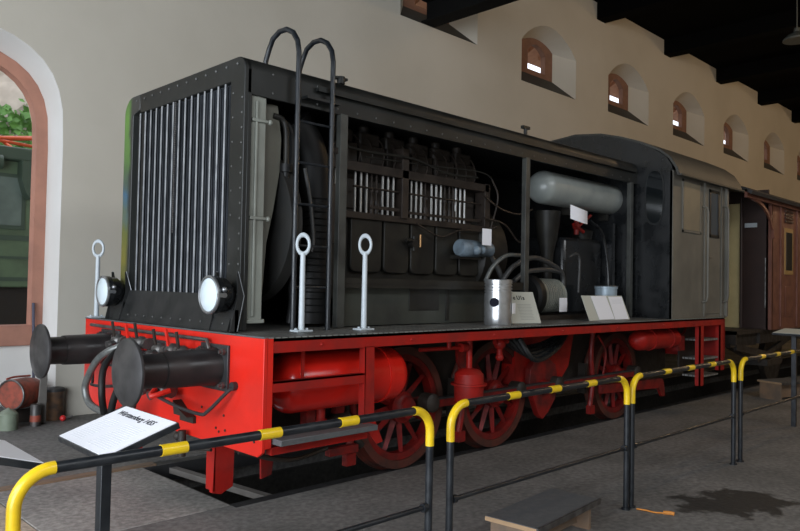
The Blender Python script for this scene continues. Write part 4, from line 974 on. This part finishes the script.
MB().lathe((.42, 3.46, .33), (0, 0, 1), [(0, .112), (0, .118), (.03, .118), (.04, .10), (.05, .001)], 28).build('lid', 'darksteel', t)
t = thing('plank', 'grey plank leaning upright behind the far buffer', 'plank', (.22, 3.30, 0))
MB().prism([(.17, 0), (.27, 0), (.275, .5), (.27, .95), (.21, .95), (.20, .5)], 'y', 3.27, 3.30).build('plank_board', 'timber', t, bevel=.004)
tag(MB().cyl((.28, 3.70, 0), (.30, 3.90, 1.35), .016, 10).build('pole', 'polepurple', org=(.3, 3.6, 0)), 'thin dark pole leaning in the arch niche', 'pole')
t = thing('red_cap', 'small bright red cap lying on the floor by the rusty tin', 'cap', (.46, 3.28, 0))
MB().ball((.46, 3.28, .035), .035, 16, 10).build('cap_body', 'brightred', t); MB().cyl((.48, 3.27, .035), (.56, 3.25, .05), .010, 8).build('stem', 'steel', t)

# ================================================================ BROWN COACH
K = thing('passenger_coach', 'red brown wooden passenger coach behind the locomotive cab', 'railway coach', (12, 0, 0))
X0, X1, YS = 9.62, 20.5, 1.42
MB().box(X0+.03, X1, -YS, -YS+.05, 1.05, 3.16).box(X0+.03, X1, YS-.05, YS, 1.05, 3.16).build('coach_side', 'coach', K)
MB().box(X0, X0+.05, -YS+.05, -.95, 1.05, 3.3).box(X0, X0+.05, .5, YS-.05, 1.05, 3.3).box(X0, X0+.05, -.95, .5, 3.1, 3.3).build('coach_end', 'coachdark', K)
MB().box(X0-.02, X0+.02, -.95, .50, 1.05, 3.1).build('coach_end_door', 'creamwood', K, bevel=.01, label='cream yellow end door')
MB().box(X0, X0+.06, -YS, -YS+.08, 1.05, 3.16).build('corner_post', 'coach', K)
MB().box(X0-.01, X0, -1.20, -1.01, 2.70, 2.77).build('white_plate', 'white', K)
MB().cyl((X0-.04, -1.34, 1.4), (X0-.04, -1.34, 2.2), .012, 8).build('end_handrail', 'steel', K)
MB().cyl((X0-.03, -.965, 1.05), (X0-.03, -.965, 3.2), .025, 10).build('balcony_post', 'coachdark', K)
MB().box(X0-1.15, X0, -1.3, 1.3, 1.0, 1.06).build('balcony_floor', 'oily', K)
rl = [(-1.55, 3.14), (-1.4, 3.22), (-1.0, 3.32), (-.5, 3.40), (0, 3.43)]
MB().sweep(rl + [(-y, z) for y, z in reversed(rl[:-1])], 'x', X0-1.2, X1+.1, -.05).build('coach_roof', 'roofcloth', K)
MB().box(X0-1.2, X1, -1.47, -1.43, 3.05, 3.17).build('cantrail', 'coach', K)
g = MB(); pts = [(X0-.9+.9*math.sin(R(a)), 3.06-.55*(1-math.cos(R(a)))) for a in range(0, 91, 15)]
for i in range(len(pts)-1): g.bar((pts[i][0], -1.44, pts[i][1]), (pts[i+1][0], -1.44, pts[i+1][1]), .03, .05)
g.build('curved_bracket', 'coach', K)
for j in range(6):
    xa = 10.22+1.75*j
    w_ = MB().box(xa, xa+.42, -YS-.012, -YS, 1.95, 2.72).build('coach_window', 'ochre', K)
    MB().box(xa+.06, xa+.36, -YS-.018, -YS-.01, 2.02, 2.65).build('window_pane', 'glassdark', w_)
    g = MB()
    for q in range(5): g.box(xa+.02, xa+.40, -YS-.02, -YS, 2.82+.055*q, 2.85+.055*q)
    g.build('louvre', 'coachdark', K)
    MB().box(xa-.20, xa-.17, -YS-.02, -YS, 1.08, 3.1).box(xa+.62, xa+.65, -YS-.02, -YS, 1.08, 3.1).build('side_batten', 'coach', K)
    MB().box(xa+.05, xa+.37, -YS-.01, -YS, 1.25, 1.75).build('side_panel', 'coach', K, bevel=.01)
MB().box(X0, X1, -1.25, 1.25, .82, 1.05).box(X0-1.1, X0, -1.2, -1.1, .80, 1.0).box(X0-1.15, X0-1.1, -1.3, 1.3, .85, 1.05).build('coach_underframe', 'oily', K)
for xw in (11.6, 16.5):
    for s in (-1, 1): MB().lathe((xw, s*.75, .46), (0, 1, 0), [(-.06, .001), (-.06, .42), (-.05, .46), (.05, .46), (.06, .001)], 32).build('coach_wheel', 'oily', K)
for s in (-1, 1): MB().lathe((X0-1.35, s*.875, 1.0), (1, 0, 0), [(0, .001), (.0, .16), (.03, .19), (.05, .1), (.12, .08), (.12, .11), (.24, .12), (.24, .001)], 24).build('coach_buffer', 'buffer', K)
g = MB(); g.tube([(X0-1.1, -.5, .95), (X0-1.3, -.6, .7), (X0-1.25, -.7, .45), (X0-1.1, -.8, .6)], .025, 8, 5); g.tube([(X0-1.1, -1.0, .9), (X0-.3, -1.15, .62), (X0+.7, -1.1, .6)], .03, 8, 5); g.bar((X0-.9, -1.2, .80), (X0+.9, -1.25, .55), .05, .1); g.bar((X0, -1.2, .55), (X0+1.8, -1.2, .9), .05, .08); g.box(X0+.2, X0+.9, -1.3, -1.0, .45, .55)
g.build('coach_running_gear', 'oily', K)

# ================================================================ OUTSIDE
E_ = thing('electric_locomotive', 'dark green locomotive with orange red roof gear seen through the arch', 'locomotive', (0, 7.8, 0))
MB().box(-6, 4.2, 7.0, 9.6, 1.50, 2.30).box(-6, 4.2, 7.06, 9.5, 2.30, 3.55).build('body', 'green', E_, bevel=.02)
MB().box(-6.2, 4.4, 6.93, 9.7, 3.50, 3.72).build('roof', 'greendark', E_, bevel=.03)
MB().box(-6, 4.2, 6.98, 7.02, 2.24, 2.32).box(-6, 4.2, 6.98, 7.0, 1.60, 1.66).box(-6, 4.2, 6.98, 7.0, 1.95, 1.99).build('belt_rail', 'greendark', E_)
for xa in (-1.5, -.35, .55, 1.42, 2.6): 
    w_ = MB().box(xa, xa+.60, 7.03, 7.06, 2.42, 3.30).build('window_frame', 'greendark', E_); MB().box(xa+.06, xa+.54, 7.02, 7.035, 2.48, 3.24).build('window_pane', 'glassgrey', w_)
MB().prism([(1.02, 3.50), (1.16, 3.5), (1.16, 2.9), (1.08, 3.0), (1.02, 3.2)], 'y', 6.8, 7.05).build('roof_bracket', 'greendark', E_)
MB().cyl((.55, 6.9, 3.45), (.75, 6.9, 3.45), .11, 20).build('horn', 'greendark', E_)
MB().box(-5.5, 4, 7.3, 9.2, .35, 1.50).build('underframe', 'oily', E_)
g = MB()
for pts in (((-.5, 7.4, 3.75), (1.8, 7.6, 4.05)), ((-.5, 8.4, 3.75), (1.8, 8.2, 4.15)), ((-.2, 7.6, 3.95), (1.9, 7.6, 3.85)), ((-.6, 7.5, 4.02), (1.7, 8.3, 3.82)), ((1.0, 7.2, 3.72), (1.0, 8.6, 4.2)), ((.2, 7.3, 3.8), (2.0, 8.6, 4.25))): g.cyl(pts[0], pts[1], .028, 8)
g.build('pantograph', 'orange', E_)
g = MB()
random.seed(11)
for _ in range(900):      # rough rock bank behind
    pass
NX, NZ = 30, 16; v = []
for j in range(NZ+1):
    for i in range(NX+1):
        xx = -8+18*i/NX; zz = -.2+8.5*j/NZ
        v.append((xx, 11.2+.28*zz+random.uniform(-.25, .25), zz+random.uniform(-.1, .1)))
k = len(v); v += [(p[0], p[1]+2, p[2]) for p in v]
f = []
for j in range(NZ):
    for i in range(NX):
        a = j*(NX+1)+i; f.append((a, a+1, a+NX+2, a+NX+1)); f.append((k+a+NX+1, k+a+NX+2, k+a+1, k+a))
g.add(v, f); struct(g.build('cliff', 'rock', smooth=0), 'pale rock face in the yard outside')
random.seed(5); g = MB()
for _ in range(5200):
    xx = random.uniform(-3.5, 5); zz = random.uniform(3.0, 6.6) 
    if zz > 6.0 + .35*math.sin(xx*2.1) or (zz > 5.35+.2*math.sin(3*xx) and random.random() < .8): continue
    yy = 10.9+.28*zz+random.uniform(-.35, .15); s_ = random.uniform(.06, .13)
    n_ = Vector((random.uniform(-.6, .6), -1, random.uniform(-.2, .8))).normalized(); u_, w_, _d = frame_of(n_); a = random.uniform(0, 6.28)
    p_ = Vector((xx, yy, zz)); e1 = (u_*math.cos(a)+w_*math.sin(a))*s_; e2 = (w_*math.cos(a)-u_*math.sin(a))*s_*.8
    g.add([p_-e1, p_-e2*.9+n_*.01, p_+e1, p_+e2*.9+n_*.01], [(0, 1, 2, 3)])
tag(g.build('ivy', 'leaf', org=(.5, 12, 3), smooth=0), 'bright green ivy covering the rock face behind the green locomotive', 'ivy', kind='stuff')

# hanging lamp
t = thing('ceiling_lamp', 'grey lamp hanging under the black ceiling at the right edge', 'lamp', (15.63, 0, 7.62))
MB().lathe((15.63, 0, 7.55), (0, 0, 1), [(0, .30), (.04, .30), (.14, .20), (.2, .08), (.3, .06), (.3, .001), (.28, .001), (.12, .18), (.02, .28)], 28).build('lamp_shade', 'lampmetal', t)
MB().cyl((15.63, 0, 7.8), (15.63, 0, 8.55), .015, 8).build('lamp_rod', 'lampmetal', t)
# ================================================================ LIGHT AND CAMERA
w = bpy.data.worlds.new('overcast_sky'); C.world = w; w.use_nodes = True
bg = w.node_tree.nodes['Background']; bg.inputs['Color'].default_value = (.86, .90, 1.0, 1); bg.inputs['Strength'].default_value = SKY
def area(name, loc, target, sx, sy, power, col):
    l = bpy.data.lights.new(name, 'AREA'); l.shape = 'RECTANGLE'; l.size = sx; l.size_y = sy; l.energy = power; l.color = col
    o = bpy.data.objects.new(name, l); o.location = loc
    o.rotation_euler = (Vector(target)-Vector(loc)).to_track_quat('-Z', 'Y').to_euler(); COL.objects.link(o); return o
area('daylight_from_open_shed_doors', (-6.9, -3.6, 2.5), (2, -.6, 1.5), 8, 4.4, P1, (.84, .92, 1.0))
area('daylight_from_near_wall_windows', (3.0, -10.5, 6.8), (3.0, -1, 0.6), 9, 1.6, P2, (.92, .96, 1.0))
def bulb(name, loc, e, col=(1, .68, .38)):
    l = bpy.data.lights.new(name, 'POINT'); l.energy = e; l.color = col; l.shadow_soft_size = .25
    o = bpy.data.objects.new(name, l); o.location = loc; COL.objects.link(o)
bulb('warm_lamp', (13.5, -4.5, 6.6), P3); bulb('warm_lamp', (22, -4.5, 6.6), P3*1.5); bulb('warm_lamp', (8.0, -5.0, 7.0), P3*.5); bulb('warm_lamp', (32, -4.5, 6.6), P3*1.5)

cam = bpy.data.cameras.new('camera'); co = bpy.data.objects.new('camera', cam); COL.objects.link(co)
cam.sensor_width = 36; cam.lens = 723.51/800*36; cam.clip_end = 200
yaw, pit, rol = R(45.1953785), R(1.56335136), R(1.08870262)
f = Vector((math.cos(pit)*math.cos(yaw), math.cos(pit)*math.sin(yaw), math.sin(pit)))
r0 = Vector((math.sin(yaw), -math.cos(yaw), 0)); u0 = r0.cross(f)
rr = r0*math.cos(rol) + u0*math.sin(rol); uu = -r0*math.sin(rol) + u0*math.cos(rol)
m = Matrix(((rr.x, uu.x, -f.x, 0), (rr.y, uu.y, -f.y, 0), (rr.z, uu.z, -f.z, 0), (0, 0, 0, 1)))
co.matrix_world = Matrix.Translation((-2.73548744, -5.43647081, 1.64852123)) @ m
C.camera = co
vs = C.view_settings; vs.view_transform = 'Standard'; vs.look = 'None'; vs.gamma = 1; vs.use_curve_mapping = False; vs.exposure = EXPO
